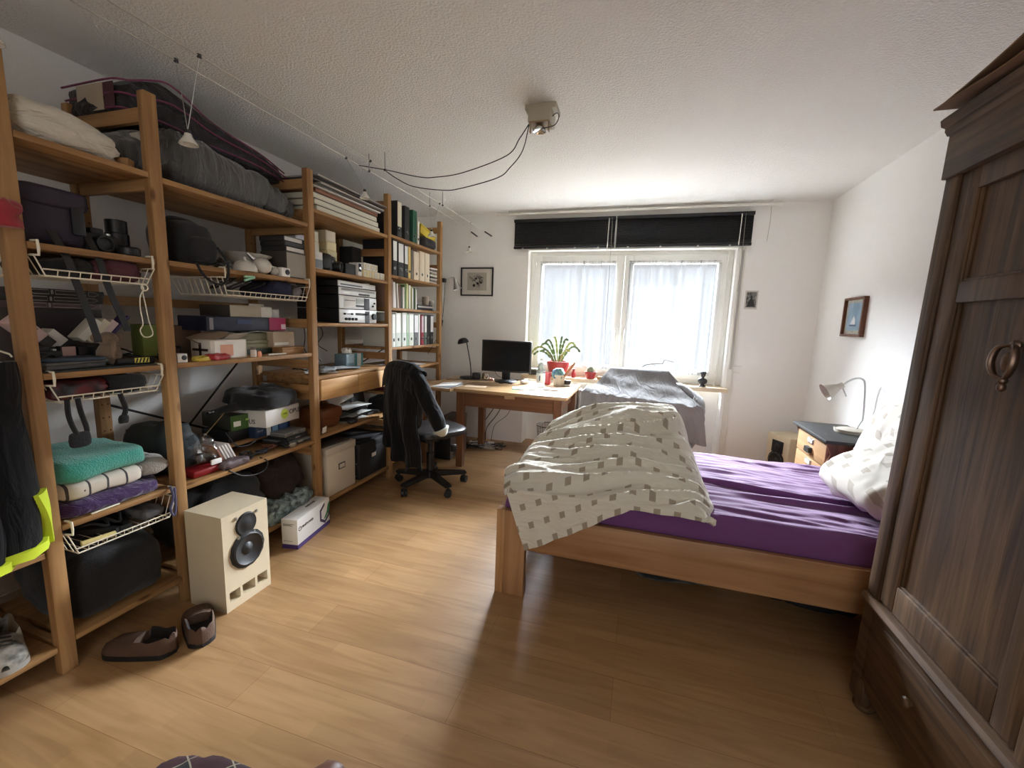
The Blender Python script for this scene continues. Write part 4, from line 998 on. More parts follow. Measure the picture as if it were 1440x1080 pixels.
# board at z 1.126
solo('cutting_mat', MB().box(-.42, -.006, -.185, .185, 0, .006, b=.002), mat('dark_green_mat', (44, 50, 50), .6), 'dark flat mat covering third shelf in first bay', 'mat', (-1.962, 1.118, 1.127))
def outline(b, pts, x):
    b.tube([(x, a, c) for a, c in pts], .0012, 4, closed=True)
carton('storage_box', 'dark box at back of third shelf under the long pencil boxes', 'box', (-2.29, 1.15, 1.134), (.14, .28, .215), cm(48, 40, 42))
for k, c in enumerate(((36, 30, 28), (32, 28, 30), (78, 58, 60))):
    t = thing('slim_box', ('lowest mauve', 'middle black', 'uppermost black')[2 - k] .replace('lowest mauve', 'uppermost black') if False else ('mauve slim box with pencil outline, lowest of the three', 'black slim box with pencil outline, middle of the three', 'black slim box with pencil outline, uppermost of the three')[k], 'box', (-2.285, 1.155 + .006 * k, 1.3495 + .0265 * k), 0, 'slim boxes with outlined pencils')
    MB().box(-.14, 0, -.135, .135, 0, .026, b=.002).build('box_body', cm(*(((78, 58, 60), (36, 30, 28), (36, 30, 28))[k])), t)
    b = MB()
    outline(b, [(-.095, .005), (-.05, .005), (-.05, .021), (-.095, .021), (-.108, .013)], .0012); outline(b, [(-.03, .006), (.07, .006), (.07, .020), (-.03, .020)], .0012)
    outline(b, [(-.042, .005), (-.038, .005), (-.038, .021), (-.042, .021)], .0012); outline(b, [(.078, .005), (.10, .005), (.115, .013), (.10, .021), (.078, .021)], .0012)
    b.build('pencil_outline', cm(176, 168, 156), t)
for k, (y, z, an, c, w, h, lab, tx) in enumerate((
        (1.005, 1.236, .75, (206, 176, 172), .05, .10, 'pink-white film carton leaning at left end of third shelf', 'A-706'),
        (1.032, 1.212, .75, (58, 54, 54), .04, .10, 'black carton with grey lettering leaning beside the pink-white one', 'Sweet'),
        (1.065, 1.215, .75, (214, 210, 204), .05, .06, 'small white carton leaning in front of the black strap', ''),
        (1.125, 1.232, -.72, (222, 218, 206), .028, .10, 'white thin carton leaning right, leftmost of the fan', ''),
        (1.15, 1.225, -.72, (214, 204, 180), .03, .11, 'cream carton leaning right in the middle of the fan', ''),
        (1.18, 1.222, -.72, (206, 186, 182), .03, .11, 'pale pink carton leaning right, frontmost of the fan', 'A.TS'),
        (1.215, 1.222, -.72, (66, 54, 98), .012, .14, 'purple flat carton leaning behind the pale pink one', ''))):
    x = -2.12 - .004 * k
    carton('product_box', lab, 'box', (x, y, z), (.07, w, h), cm(*c), rx=an if an > 0 else an, texts=[(tx, 'F', .2, .35, .014, INK)] if tx else ())
camera('black compact camera under the leaning cartons on third shelf', (-2.09, .99, 1.134), BLACK, .8)
carton('product_box', 'pink labelled black carton standing low beside compact camera', 'box', (-2.10, 1.065, 1.134), (.07, .05, .075), BLACK, panels=[('pink_label', 'F', .1, .9, .05, .98, cm(196, 158, 152))], texts=[('W', 'F', .3, .3, .018, INK)])
carton('product_box', 'plain black carton beside the pink labelled one', 'box', (-2.10, 1.122, 1.134), (.08, .055, .07), BLACK)
solo('tray', MB().box(-.2, 0, -.10, .10, .016, .026, b=.004).box(-.19, -.01, -.095, .095, 0, .016, b=.004), cm(84, 82, 80), 'grey flat device lying at front of third shelf, left side', 'device', (-1.985, 1.035, 1.134), .12)
solo('folded_map', MB().box(-.16, 0, -.09, .09, 0, .012, b=.002), cm(44, 58, 72), 'blue-grey folder lying on the grey flat device', 'folder', (-1.99, 1.025, 1.161), -.1)
t = thing('toy_elephant', 'small beige plush animal with round ear on third shelf', 'plush toy', (-2.05, 1.165, 1.134))
PL = mat('beige_plush', (128, 108, 90), .95, vary=.2, bump=.5, bscale=150, sheen=.3)
MB().blob((0, 0, .045), (.075, .075, .09), 1, .003, 20, 1, nu=24, nv=16).build('body', PL, t)
hd = MB().blob((.01, -.005, .10), (.06, .062, .06), 1, .002, 20, 2, nu=20, nv=14, flat=False).build('head', PL, t)
for s_ in (-1, 1): MB().blob((.004, -.005 + s_ * .036, .108), (.014, .036, .036), 1, 0, 1, nu=16, nv=10, flat=False).build('ear', PL, hd)
MB().tube(spline([(.038, -.008, .095), (.05, -.012, .07), (.052, -.016, .045), (.058, -.018, .03)], 4), [.011 - .0006 * k for k in range(13)], 8).build('trunk', PL, hd)
solo('cable', MB().tube(coil(5, (0, 0, 0), (.16, .15, .05), 16, .004), .0045, 6), CABLE, 'tangled black cable behind yellow-striped device on third shelf', 'cable', (-2.13, 1.245, 1.134))
t = thing('torch', 'black device with yellow-striped tag at right end of third shelf', 'device', (-2.005, 1.235, 1.134))
MB().box(-.05, 0, -.07, .07, 0, .026, b=.005).build('body', BLACK, t)
b = MB().box(0, .0015, -.01, .045, .003, .024)
b.build('yellow_tag', cm(222, 206, 96), t)
b = MB()
for k in range(4): b.prism([(-.008 + .013 * k, .004), (-.003 + .013 * k, .004), (.004 + .013 * k, .023), (-.001 + .013 * k, .023)], .0015, .0025, 'YZ')
b.build('black_stripes', INK, t)
basket('white wire basket hung under third shelf, first bay', .93, 1.30, 1.105, 1.018)
RBC = photo('red_black_print_cloth', (18, 16, 17), (104, 32, 34), 18, 3)
heap('cloth_bundle', 'red and black printed cloth in basket under third shelf', 'cloth', (-2.11, 1.03, 1.024), (.26, .19, .065), RBC, 5, .018, 14)
heap('cloth_bundle', 'black cloth bundle at right in basket under third shelf', 'cloth', (-2.12, 1.185, 1.024), (.28, .15, .065), BLACKF, 7, .018, 12)
solo('belt', MB().tube(spline([(0, 0, 0), (.01, -.005, -.06), (.008, .01, -.12), (.006, .03, -.15), (.004, .045, -.12), (0, .035, -.05), (0, .03, 0)], 6), .008, 8).blob((.008, .02, -.15), (.012, .06, .055), .4, .002, 10, 2, nu=14, nv=10, flat=False), BLACKF, 'black belt with buckle dangling from basket in first bay', 'belt', (-1.945, .965, 1.03))
solo('lanyard', MB().tube(spline([(0, 0, 0), (.006, .01, -.06), (.004, .0, -.1)], 5), .009, 8).blob((.004, .002, -.10), (.02, .03, .035), .6, .003, 20, 4, nu=12, nv=8, flat=False), BLACKF, 'short black strap end hanging under middle of basket', 'strap', (-1.95, 1.13, 1.026))
# towels on the board at .57
heap('blanket', 'purple folded blanket at bottom of the towel pile', 'blanket', (-2.17, 1.105, .571), (.40, .36, .062), cloth('purple_blanket', (60, 34, 80), .9, (8, 14, 30), .7, .3), 3, .008, 10, .35, e2=.5)
def checked():
    m, nt, p = _base('white_towel_dark_check'); N, L = nt.nodes, nt.links
    tc = N.new('ShaderNodeTexCoord'); br = N.new('ShaderNodeTexBrick'); br.offset = 0; br.inputs['Scale'].default_value = 1; br.inputs['Brick Width'].default_value = .2; br.inputs['Row Height'].default_value = .062; br.inputs['Mortar Size'].default_value = .004
    br.inputs['Color1'].default_value = br.inputs['Color2'].default_value = lin((206, 196, 182)); br.inputs['Mortar'].default_value = lin((70, 64, 66))
    L.new(tc.outputs['Object'], br.inputs['Vector']); L.new(br.outputs['Color'], p.inputs['Base Color']); p.inputs['Roughness'].default_value = .95; return m
heap('towel', 'white towel with dark check lines in middle of towel pile', 'towel', (-2.17, 1.08, .634), (.38, .29, .075), checked(), 5, .006, 9, .35, e2=.5)
heap('towel', 'fluffy pale grey towel at right of the towel pile', 'towel', (-2.15, 1.262, .634), (.33, .11, .08), mat('pale_grey_terry', (172, 166, 158), .98, vary=.06, bump=.8, bscale=160, sheen=.4), 9, .010, 12, .5, e2=.7)
heap('towel', 'teal terry towel folded on top of the towel pile', 'towel', (-2.16, 1.085, .706), (.37, .30, .085), mat('teal_terry', (62, 160, 142), .98, vary=.1, bump=.9, bscale=170, sheen=.4), 2, .008, 8, .35, e2=.45, nu=56, nv=24)
solo('peg', MB().box(-.008, 0, -.05, .05, 0, .006, b=.002), WIRE, 'cream plastic strip lying on front edge of towel shelf', 'strip', (-1.972, 1.06, .571), .1)
basket('white wire basket hung under towel shelf, first bay', .93, 1.31, .548, .44)
for k, (y, rz, lab) in enumerate(((1.06, .25, 'dark flip-flop in lowest wire basket, left one'), (1.16, -.1, 'dark flip-flop in lowest wire basket, right one'))):
    t = thing('flip_flop', lab, 'sandal', (-2.24, y, .447), rz - PI / 2)
    n = 20; pl = [(.042 * (1 + .2 * math.sin(q / n * PI * 1.4)) * math.sin(max(.12, min(.92, q / n)) * PI) ** .4, .24 * q / n) for q in range(n + 1)]; pl += [(-a, c) for a, c in pl[::-1]]
    MB().prism(pl, 0, .018, 'XY').build('sole', RUB, t)
    MB().tube(spline([(-.038, .09, .016), (-.025, .14, .035), (0, .185, .018), (.025, .14, .035), (.038, .09, .016)], 6), .006, 6).build('thong', DGREY, t)
solo('tube', MB().tube([(0, 0, .012), (.02, .10, .012)], .011, 12), cm(214, 196, 130), 'yellowish tube lying at front of lowest wire basket', 'tube', (-2.0, .985, .444))
solo('cord', MB().tube(spline([(0, 0, 0), (.006, .004, -.05), (.004, -.01, -.10), (.004, .004, -.14), (.006, .012, -.08), (0, .016, -.01)], 6), .005, 6), cm(76, 76, 104), 'blue-grey cord hanging over right end of towel shelf', 'cord', (-1.95, 1.285, .585))
heap('glove', 'grey cloth glove at right in lowest wire basket', 'glove', (-2.10, 1.25, .447), (.2, .08, .04), cm(96, 96, 98), 4, .01, 18)
heap('duffel_bag', 'large black duffel bag on bottom shelf of first bay', 'bag', (-2.19, 1.11, .129), (.42, .33, .26), BLACKF, 11, .022, 6, .5, e2=.55)
# ================================================================== tops of the bays
t = thing('garment_bag', 'black garment bag with magenta piping on top of the shelves', 'bag', (-2.33, 1.79, 2.165))
GBK = cloth('black_nylon', (25, 21, 24), .6, (8, 9, 16), .9, .1, .4)
MAG = mat('magenta_piping', (112, 44, 80), .55); MAR = mat('maroon_nylon', (66, 26, 38), .6)
def gb(x, y, z):                 # slumps: high near the left end, falling to the right
    k = .72 + .62 * math.exp(-((y + .22) / .16) ** 2) - .30 * max(0, y) / .45
    return (x + .02 * math.sin(y * 9), y, z * k - .07 * max(0, y - .1))
b = MB().blob((0, 0, 0), (.36, .90, .17), .25, .016, 6, 5, nu=72, nv=22, e2=.32, flat=False, fn=lambda x, y, z: gb(x, y, z + .085))
b.build('body', GBK, t, smooth=60)
for z0, x0 in ((.168, .168), (.10, .186), (.03, .182)):
    MB().tube(spline([gb(x0 - .34, -.452, z0), gb(x0 - .05, -.458, z0), gb(x0 + .004, -.43, z0)] + [gb(x0 + .006 + .006 * math.sin(q * 9), -.4 + .83 * q, z0) for q in (0, .1, .2, .3, .4, .5, .65, .8, 1)], 6), .0042, 6).build('magenta_piping', MAG, t)
MB().grid(lambda u, v: tuple(Vector(gb(-.06 + .16 * u, -.447, .02 + .13 * v)) + Vector((0, -.016 - .008 * math.sin(u * PI) * math.sin(v * PI), 0))), 10, 8, 0, thick=.003).build('clear_window', mat('beige_seen_through_window', (166, 152, 132), .35), t)
MB().grid(lambda u, v: tuple(Vector(gb(.10 + .06 * u, -.447, .03 + .12 * v)) + Vector((0, -.014, 0))), 8, 4, 0, thick=.003).build('maroon_flap', MAR, t)
GRYB = cloth('grey_quilt_cloth', (70, 70, 69), .6, (4, 17, 5), 1.0, .3, .5)
b = MB().blob((0, 0, .125), (.40, .96, .25), .5, .026, 4.5, 12, nu=110, nv=32, e2=.62, st=(.6, 3.0, .7), fn=lambda x, y, z: (x, y, -.125 + (z + .125) * (1 - .45 * max(0, y - .0) / .48 - .48 * max(0, -.22 - y) / .26)))
solo('duvet_bag', b, GRYB, 'slumped grey quilt bag on top shelf under the garment bag', 'bag', (-2.225, 1.72, 1.913), smooth=70)
carton('carton', 'white carton with handwriting behind end of the garment bag', 'box', (-2.28, 2.26, 2.01), (.12, .18, .24), cm(206, 204, 200), texts=[('aon. 91d', 'F', .08, .72, .035, INK)])
carton('carton', 'thin pale card tucked beside second post under garment bag', 'card', (-2.03, 1.395, 2.0), (.05, .05, .1), cm(170, 164, 150), rx=.5)
# ================================================================== second bay, shelf at 1.572
t = thing('camera_bag', 'black padded camera bag on second shelf beside second post', 'bag', (-2.10, 1.525, 1.573))
MB().blob((0, 0, .095), (.20, .19, .19), .45, .01, 8, 6, e2=.5, nu=36, nv=20).build('body', BLACKF, t, smooth=60)
MB().blob((.08, .02, .075), (.06, .13, .11), .4, .006, 10, 2, e2=.5).build('front_pocket', BLACKF, t, smooth=60)
MB().tube(spline([(.05, -.09, .15), (.02, -.07, .20), (.0, .05, .205), (.03, .09, .15)], 6), .009, 8).build('handle', BLACKF, t)
MB().tube(spline([(.14, .06, .09), (.18, .075, .02), (.19, .06, -.06), (.185, .01, -.085), (.185, -.05, -.05), (.18, -.075, .0)], 6), .006, 6).build('strap', BLACKF, t)
for k, (y, x) in enumerate(((1.66, -2.08), (1.73, -2.12))):
    solo('cable', MB().tube(coil(20 + k, (0, 0, 0), (.14, .11, .05), 13, .005), .005, 6), cm(150, 146, 138) if k else cm(86, 84, 82), ('dark grey', 'pale grey')[k] + ' coiled cable on second shelf ' + ('next to camera bag', 'behind white lamp dome')[k], 'cable', (x, y, 1.573))
ENA = mat('white_enamel', (206, 202, 192), .35, vary=.03)
t = thing('lamp_dome', 'white domed lamp shade lying on second shelf', 'lamp shade', (-2.0, 1.765, 1.573))
MB().lathe([(.058, 0), (.056, .02), (.042, .045), (.02, .058), (0, .060)], n=28).build('shade', ENA, t)
MB().cyl((0, 0, .058), (0, 0, .075), .010, .006, 12).build('finial', ENA, t)
t = thing('globe_lamp', 'white globe lamp lying on its side, right of the domed shade', 'lamp', (-2.005, 1.875, 1.573))
MB().blob((0, 0, .043), (.095, .095, .086), 1, 0, 1, nu=28, nv=18, flat=False).build('globe', ENA, t)
MB().cyl((-.02, -.03, .075), (-.035, -.055, .105), .012, .008, 12).build('socket', STEEL, t)
solo('bowl', MB().lathe([(.03, 0), (.034, .008), (.05, .035), (.13, .108), (.135, .108), (.128, .103), (.05, .042), (0, .025)], n=36), ENA, 'wide white bowl standing behind globe lamp on second shelf', 'bowl', (-2.15, 1.90, 1.573))
t = thing('light_bulb', 'clear round light bulb on second shelf by the bowl', 'bulb', (-1.995, 1.945, 1.573))
MB().blob((0, 0, .026), (.05, .05, .052), 1, 0, 1, nu=20, nv=14, flat=False).build('glass', mat('milky_glass', (180, 178, 170), .1, spec=.8), t)
MB().cyl((0, -.02, .045), (0, -.035, .06), .011, n=12).build('cap', STEEL, t)
t = carton('webcam_box', 'small white box with a dark round lens on second shelf', 'box', (-1.965, 2.0, 1.573), (.05, .06, .05), WHITE)
MB().lathe([(.015, 0), (.015, .004), (.0, .005)], (0, .008, .026), 18, axis='X').build('dark_lens', BLACK, t)
carton('magazine_box', 'dark grey box file lying flat by third post on second shelf', 'box', (-1.985, 2.10, 1.573), (.19, .15, .15), cm(70, 64, 58), panels=[('lit_front', 'F', .02, .98, .05, .95, cm(150, 142, 130))])  # front painted paler than the sides to carry the light falling on it
for k, c in enumerate(((206, 202, 196), (62, 62, 64), (196, 194, 190))):
    carton('book', ('white flat book lying on box file, lowest', 'black flat book between two white ones on box file', 'white flat book on top of box file stack')[k], 'book', (-1.99 - .006 * k, 2.10, 1.7235 + .029 * k), (.18, .145, .028), cm(44, 42, 42), grp='flat books on the box file', panels=[('page_edges', 'F', .05, .95, .12, .88, cm(*c))])
basket('white wire basket hung under second shelf, second bay', 1.60, 2.17, 1.55, 1.445)
for k in range(3):
    solo('cable', MB().tube([(.07 * math.sin(a * .35) * (1 - .1 * math.sin(a)), (.035 + .004 * (a % 3)) * math.cos(a * .35) , .05 + .035 * math.sin(a * .35 + 1) * .8) for a in range(55)], .0045, 6), (CABLE, cm(58, 56, 58), CABLE)[k], ('black coiled cable at left in second bay basket', 'dark grey coiled cable in middle of second bay basket', 'black coiled cable right of middle in second bay basket')[k], 'cable', (-2.10, 1.72 + .09 * k, 1.46))
heap('cloth_bundle', 'navy cloth bundle at right in second bay basket', 'cloth', (-2.13, 2.02, 1.45), (.26, .15, .09), cm(40, 42, 66, .9), 3, .012, 12)
heap('plastic_wrap', 'grey crumpled wrapper at right end of second bay basket', 'wrapper', (-2.10, 2.125, 1.452), (.2, .07, .07), cm(120, 116, 116, .4), 8, .014, 18)
solo('clothes_peg', MB().bx((0, 0, 0), (.012, .065, .012), (.35, 0, 0), b=.003).bx((0, -.006, .01), (.012, .05, .01), (.1, 0, 0), b=.003), cm(150, 206, 176), 'mint green peg clipped to second bay basket', 'peg', (-1.95, 1.745, 1.535))
# shelf at 1.126
t = carton('product_box', 'white pill carton with open top and brown cross on third shelf', 'box', (-2.0, 1.65, 1.127), (.13, .20, .095), cm(214, 206, 194), panels=[('white_panel', 'F', .1, .95, .06, .94, cm(228, 224, 216)), ('orange_print', 'F', .25, .6, .15, .75, cm(214, 158, 132))])
MB().box(-.115, -.015, -.104, -.1015, .040, .052).box(-.072, -.058, -.104, -.1015, .015, .08).build('brown_cross', cm(52, 34, 30), t)
MB().bx((-.10, -.03, .11), (.10, .16, .002), (.3, .3, 0)).build('flap', cm(150, 130, 110), t)
MB().bx((-.03, .06, .108), (.06, .10, .002), (0, -.5, 0)).build('flap', cm(190, 180, 168), t)
carton('carton', 'brown open carton at back left of third shelf, second bay', 'box', (-2.27, 1.63, 1.127), (.17, .17, .155), cm(108, 82, 66))
carton('carton', 'dull green flat carton lying under the white paper on third shelf', 'box', (-2.1, 1.90, 1.158), (.24, .20, .05), cm(134, 132, 104), lid=.02)
carton('carton', 'dark green flat box at bottom of the middle stack', 'box', (-2.095, 1.90, 1.127), (.25, .21, .031), cm(44, 56, 46))
carton('carton', 'second dull green flat carton stacked over the first', 'box', (-2.105, 1.885, 1.209), (.24, .20, .04), cm(124, 122, 98))
solo('paper_sheet', MB().grid(lambda u, v: (-.16 + .16 * u, -.14 + .28 * v, .004 + .006 * math.sin(v * 7 + u * 3)), 8, 12, 0, thick=.0015), PAPER, 'white paper sheet lying between green cartons and navy carton', 'paper', (-2.07, 1.84, 1.25))
t = carton('carton', 'long navy carton with magenta end stacked on third shelf', 'box', (-2.1, 1.865, 1.262), (.20, .50, .075), cm(26, 30, 52, .4), panels=[('magenta_end', 'F', .76, 1.0, .0, 1.0, cm(164, 34, 84, .4)), ('white_smear', 'F', .93, 1.0, .1, .5, cm(224, 200, 208)), ('pale_stripe', 'F', .03, .07, .1, .9, cm(140, 136, 140)), ('blue_print', 'F', .34, .52, .5, .8, cm(66, 80, 116))])
t = carton('carton', 'grey open shoebox on top of the navy carton', 'box', (-2.12, 1.90, 1.338), (.22, .27, .062), cm(66, 60, 54), panels=[('beige_front', 'F', .0, .72, .0, 1, cm(176, 166, 146)), ('white_front', 'F', .72, 1, .0, .96, cm(222, 218, 208))])
MB().bx((-.02, .05, .068), (.002, .10, .016), (0, .2, 0)).build('torn_flap', cm(196, 188, 172), t)
carton('carton', 'small white card box right of the grey shoebox', 'box', (-2.16, 2.085, 1.338), (.08, .09, .05), cm(214, 212, 206))
carton('carton', 'tan carton with glossy window on third shelf near third post', 'box', (-2.06, 2.06, 1.166), (.2, .16, .09), cm(172, 152, 128), panels=[('white_strip', 'F', .05, .7, .12, .3, cm(220, 216, 208))])
solo('drawing_board', MB().bx((0, 0, .10), (.012, .22, .20), (0, -.22, 0)), cm(196, 190, 182), 'pale grey board leaning upright against third post', 'board', (-2.34, 2.10, 1.127))
carton('wooden_box', 'small flat wooden box at right end of third shelf', 'box', (-2.02, 2.09, 1.127), (.15, .17, .038), PINE('Y'), lid=.012)
t = thing('pill_bottle', 'small white pill bottle beside the open pill carton', 'bottle', (-1.985, 1.775, 1.127))
MB().lathe([(0, 0), (.014, 0), (.015, .004), (.015, .034), (.011, .04)], n=18).build('bottle_body', cm(204, 190, 176), t)
MB().lathe([(.012, .039), (.0125, .052), (0, .053)], n=18).build('cap', cm(120, 110, 104), t)
solo('pill_bottle', MB().lathe([(0, 0), (.011, 0), (.011, .02), (.008, .025), (.009, .03), (0, .031)], n=14), cm(226, 152, 116), 'tiny orange bottle next to white pill bottle', 'bottle', (-1.98, 1.808, 1.127))
heap('pouch', 'red plastic wrapper at front of third shelf, second bay', 'wrapper', (-1.985, 1.57, 1.127), (.05, .12, .026), cm(160, 30, 34, .35), 2, .006, 25)
heap('pouch', 'yellow wrapper at front of third shelf by second post', 'wrapper', (-1.985, 1.49, 1.127), (.045, .06, .022), cm(200, 176, 70, .35), 5, .006, 25)
t = carton('junction_box', 'small white box with round dark button beside second post', 'box', (-1.975, 1.398, 1.127), (.05, .045, .04), WHITE)
MB().lathe([(.011, 0), (.011, .003), (0, .004)], (0, .006, .022), 14, axis='X').build('dark_button', DGREY, t)
solo('cable', MB().tube(coil(31, (0, 0, 0), (.18, .14, .06), 16, .004), .004, 6), CABLE, 'tangled black cable at left of third shelf, second bay', 'cable', (-2.14, 1.45, 1.127))
solo('headphones', MB().tube([(.06 * math.cos(a * PI / 10), .065 * math.sin(a * PI / 10), .015) for a in range(17)], .007, 6).blob((.05, -.05, .018), (.05, .05, .034), .8, 0, 1, nu=14, nv=8), BLACK, 'black headphones lying on top of stack by third post', 'headphones', (-2.25, 2.10, 1.345))
solo('pen', MB().tube([(0, -.06, .006), (.004, .06, .006)], .005, 8), cm(196, 186, 170), 'pale pen lying at front of third shelf by wooden box', 'pen', (-1.985, 1.93, 1.127))
t = carton('product_box', 'green-topped yellow-green carton standing behind second post', 'box', (-2.28, 1.475, 1.127), (.08, .08, .16), cm(134, 150, 74), panels=[('dark_top', 'T', 0, 1, 0, 1, cm(30, 34, 30))])
# shelf at .558
heap('backpack', 'dark backpack slumped behind second post on fourth shelf', 'backpack', (-2.27, 1.475, .559), (.32, .17, .24), mat('dark_green_nylon', (36, 42, 42), .6, vary=.15), 4, .018, 7, .6, e2=.7)
b = MB().blob((0, 0, .07), (.11, .10, .12), .6, .016, 16, 6, nu=44, nv=26)
solo('plastic_bag', b, glassy('hazy_plastic_film', (.80, .82, .84), .82, .18), 'crumpled clear plastic bag on fourth shelf near second post', 'plastic bag', (-2.08, 1.525, .60))
carton('product_box', 'red flat case under crumpled plastic bag', 'case', (-2.0, 1.50, .559), (.16, .15, .035), cm(128, 22, 26, .4), bev=.01)
t = carton('price_card', 'small white price card in front of plastic bag', 'card', (-2.0, 1.545, .6), (.01, .055, .025), PAPER)
for k in range(5):
    carton('disc_case', ('white disc case leaning in a row on fourth shelf' if k else 'brown disc case leaning first in the row on fourth shelf'), 'disc case', (-2.03, 1.618 + .017 * k, .563 ), (.13, .010, .125), cm(206, 200, 194) if k else cm(150, 96, 76), grp='leaning disc cases' if k else None, rx=.42, panels=[('dark_edge', 'F', 0, 1, .0, .08, DGREY)])
heap('cable_bag', 'grey mesh pouch with red print before the leaning disc cases', 'pouch', (-2.0, 1.63, .559), (.06, .15, .04), cm(86, 70, 72), 7, .008, 20)
MXC = [CABLE, cm(40, 44, 58), cm(110, 66, 44), CABLE]
for k in range(4):
    solo('cable', MB().tube(coil(41 + k, (0, 0, 0), (.12, .10, .03), 11, .004), .004, 6), MXC[k], ('black tangled cable just right of disc cases', 'slate blue cable knot on fourth shelf', 'copper brown cable knot on fourth shelf', 'black cable knot near silver tin')[k], 'cable', (-2.05 + .02 * (k % 2), 1.76 + .075 * k, .559))
solo('tin', MB().lathe([(0, 0), (.04, 0), (.042, .008), (.042, .02), (.038, .024), (0, .024)], n=22), STEEL, 'flat silver tin on fourth shelf left of the laptops', 'tin', (-2.02, 2.03, .559))
cable('black cable loop sagging below front of fourth shelf', [(-1.98, 1.57, .562), (-1.955, 1.59, .545), (-1.95, 1.64, .51), (-1.95, 1.72, .49), (-1.95, 1.78, .50), (-1.955, 1.80, .54), (-1.985, 1.78, .565)], .004)
for k, (m_, z) in enumerate(((cm(64, 66, 68, .4), 0), (cm(40, 42, 44, .4), .03), (cm(104, 104, 102, .4), .058))):
    t = thing('laptop', ('lowest dark laptop with pale edge on fourth shelf', 'black laptop in middle of stack on fourth shelf', 'grey laptop on top of stack on fourth shelf')[k], 'laptop', (-2.0 - .01 * k, 2.095 - .008 * k, .559 + z), .03 * (k - 1))
    MB().box(-.22, 0, -.085, .085, 0, .014, b=.003).build('base', m_, t)
    MB().box(-.22, 0, -.085, .085, .0145, .026, b=.003).build('lid', cm(120, 122, 122, .35) if k != 1 else m_, t)
    MB().box(0, .0014, -.02, .02, .010, .018).build('latch', STEEL, t)
# inner raised board
t = carton('product_box', 'black and green graphics card carton on raised board', 'box', (-2.16, 1.865, .695), (.26, .19, .085), cm(50, 54, 46, .4), rz=-.12, panels=[('green_front', 'F', .0, 1, .0, 1, cm(62, 100, 42, .4)), ('white_label', 'F', .08, .3, .25, .6, PAPER), ('lime_stripe', 'F', .45, .95, .55, .68, cm(150, 186, 76))])
carton('product_box', 'black small carton under green graphics card carton', 'box', (-2.18, 1.84, .626), (.2, .16, .068), BLACK)
t = carton('product_box', 'blue mainboard carton with white stripe on raised board', 'box', (-2.13, 2.02, .626), (.26, .26, .068), cm(32, 48, 76, .4), panels=[('white_stripe', 'F', .30, .42, 0, 1, PAPER), ('pale_blue_emblem', 'F', .46, .62, .15, .85, cm(120, 160, 200)), ('blue_print', 'F', .66, .9, .2, .8, cm(64, 92, 140))], texts=[('Intel', 'F', .04, .5, .022, cm(140, 150, 165))])
t = carton('product_box', 'white carton with lime circle and black lettering on raised board', 'box', (-2.06, 2.03, .70), (.30, .29, .10), cm(206, 202, 196), rz=.12, texts=[('OPUS', 'F', .68, .45, .042, INK), ('OPUS', 'S', .45, .2, .038, INK)])
MB().lathe([(.0, .0012), (.031, .0012), (.031, .002), (0, .0022)], (0, .01, .055), 24, axis='X').build('lime_disc', cm(188, 206, 76), t)
MB().text('100%', .018, (.0026, .01, .05), align='CENTER').build('lettering', cm(96, 110, 40), t)
heap('camera_bag', 'black cable bag lying across the white lime-circle carton', 'bag', (-2.20, 2.00, .803), (.32, .30, .10), BLACKF, 4, .022, 9, .6, e2=.7)
t = thing('umbrella', 'black folded umbrella lying over green carton', 'umbrella', (-2.2, 1.80, .785))
MB().tube(spline([(0, -.09, .035), (.01, 0, .04), (0, .10, .045), (0, .17, .05)], 5), [.012, .016, .02, .022, .024, .026, .026, .027, .027, .026, .025, .024, .024, .022, .02, .016], 10).build('canopy', BLACKF, t)
MB().cyl((0, -.10, .035), (0, -.135, .032), .009, n=8).build('grip', BLACK, t)
cable('pale thin stick poking out behind the green carton', [(-2.3, 1.62, .60), (-2.25, 1.72, .72), (-2.2, 1.80, .84)], .003, cm(150, 130, 84), 'stick', 'stick')
cable('black cable hanging from raised board over its front', [(-2.15, 1.72, .70), (-2.10, 1.74, .63), (-2.09, 1.80, .615), (-2.10, 1.86, .625)], .004)
heap('fur_bag', 'dark sack behind the loudspeaker on bottom shelf', 'sack', (-2.25, 1.66, .129), (.38, .42, .32), BLACKF, 14, .03, 6, .6, e2=.7)
heap('fur_coat', 'dark brown furry bundle on bottom shelf beside white storage box', 'fur', (-2.2, 2.02, .129), (.34, .26, .34), mat('dark_brown_fur', (46, 34, 30), .95, vary=.3, bump=.8, bscale=90), 8, .03, 8, .65, e2=.75)
heap('crinkle_bag', 'crinkled grey-teal plastic bag behind floor carton', 'bag', (-2.035, 1.985, .129), (.14, .33, .12), photo('teal_print_plastic', (58, 64, 66), (150, 168, 168), 40, 8), 6, .022, 22, .6)
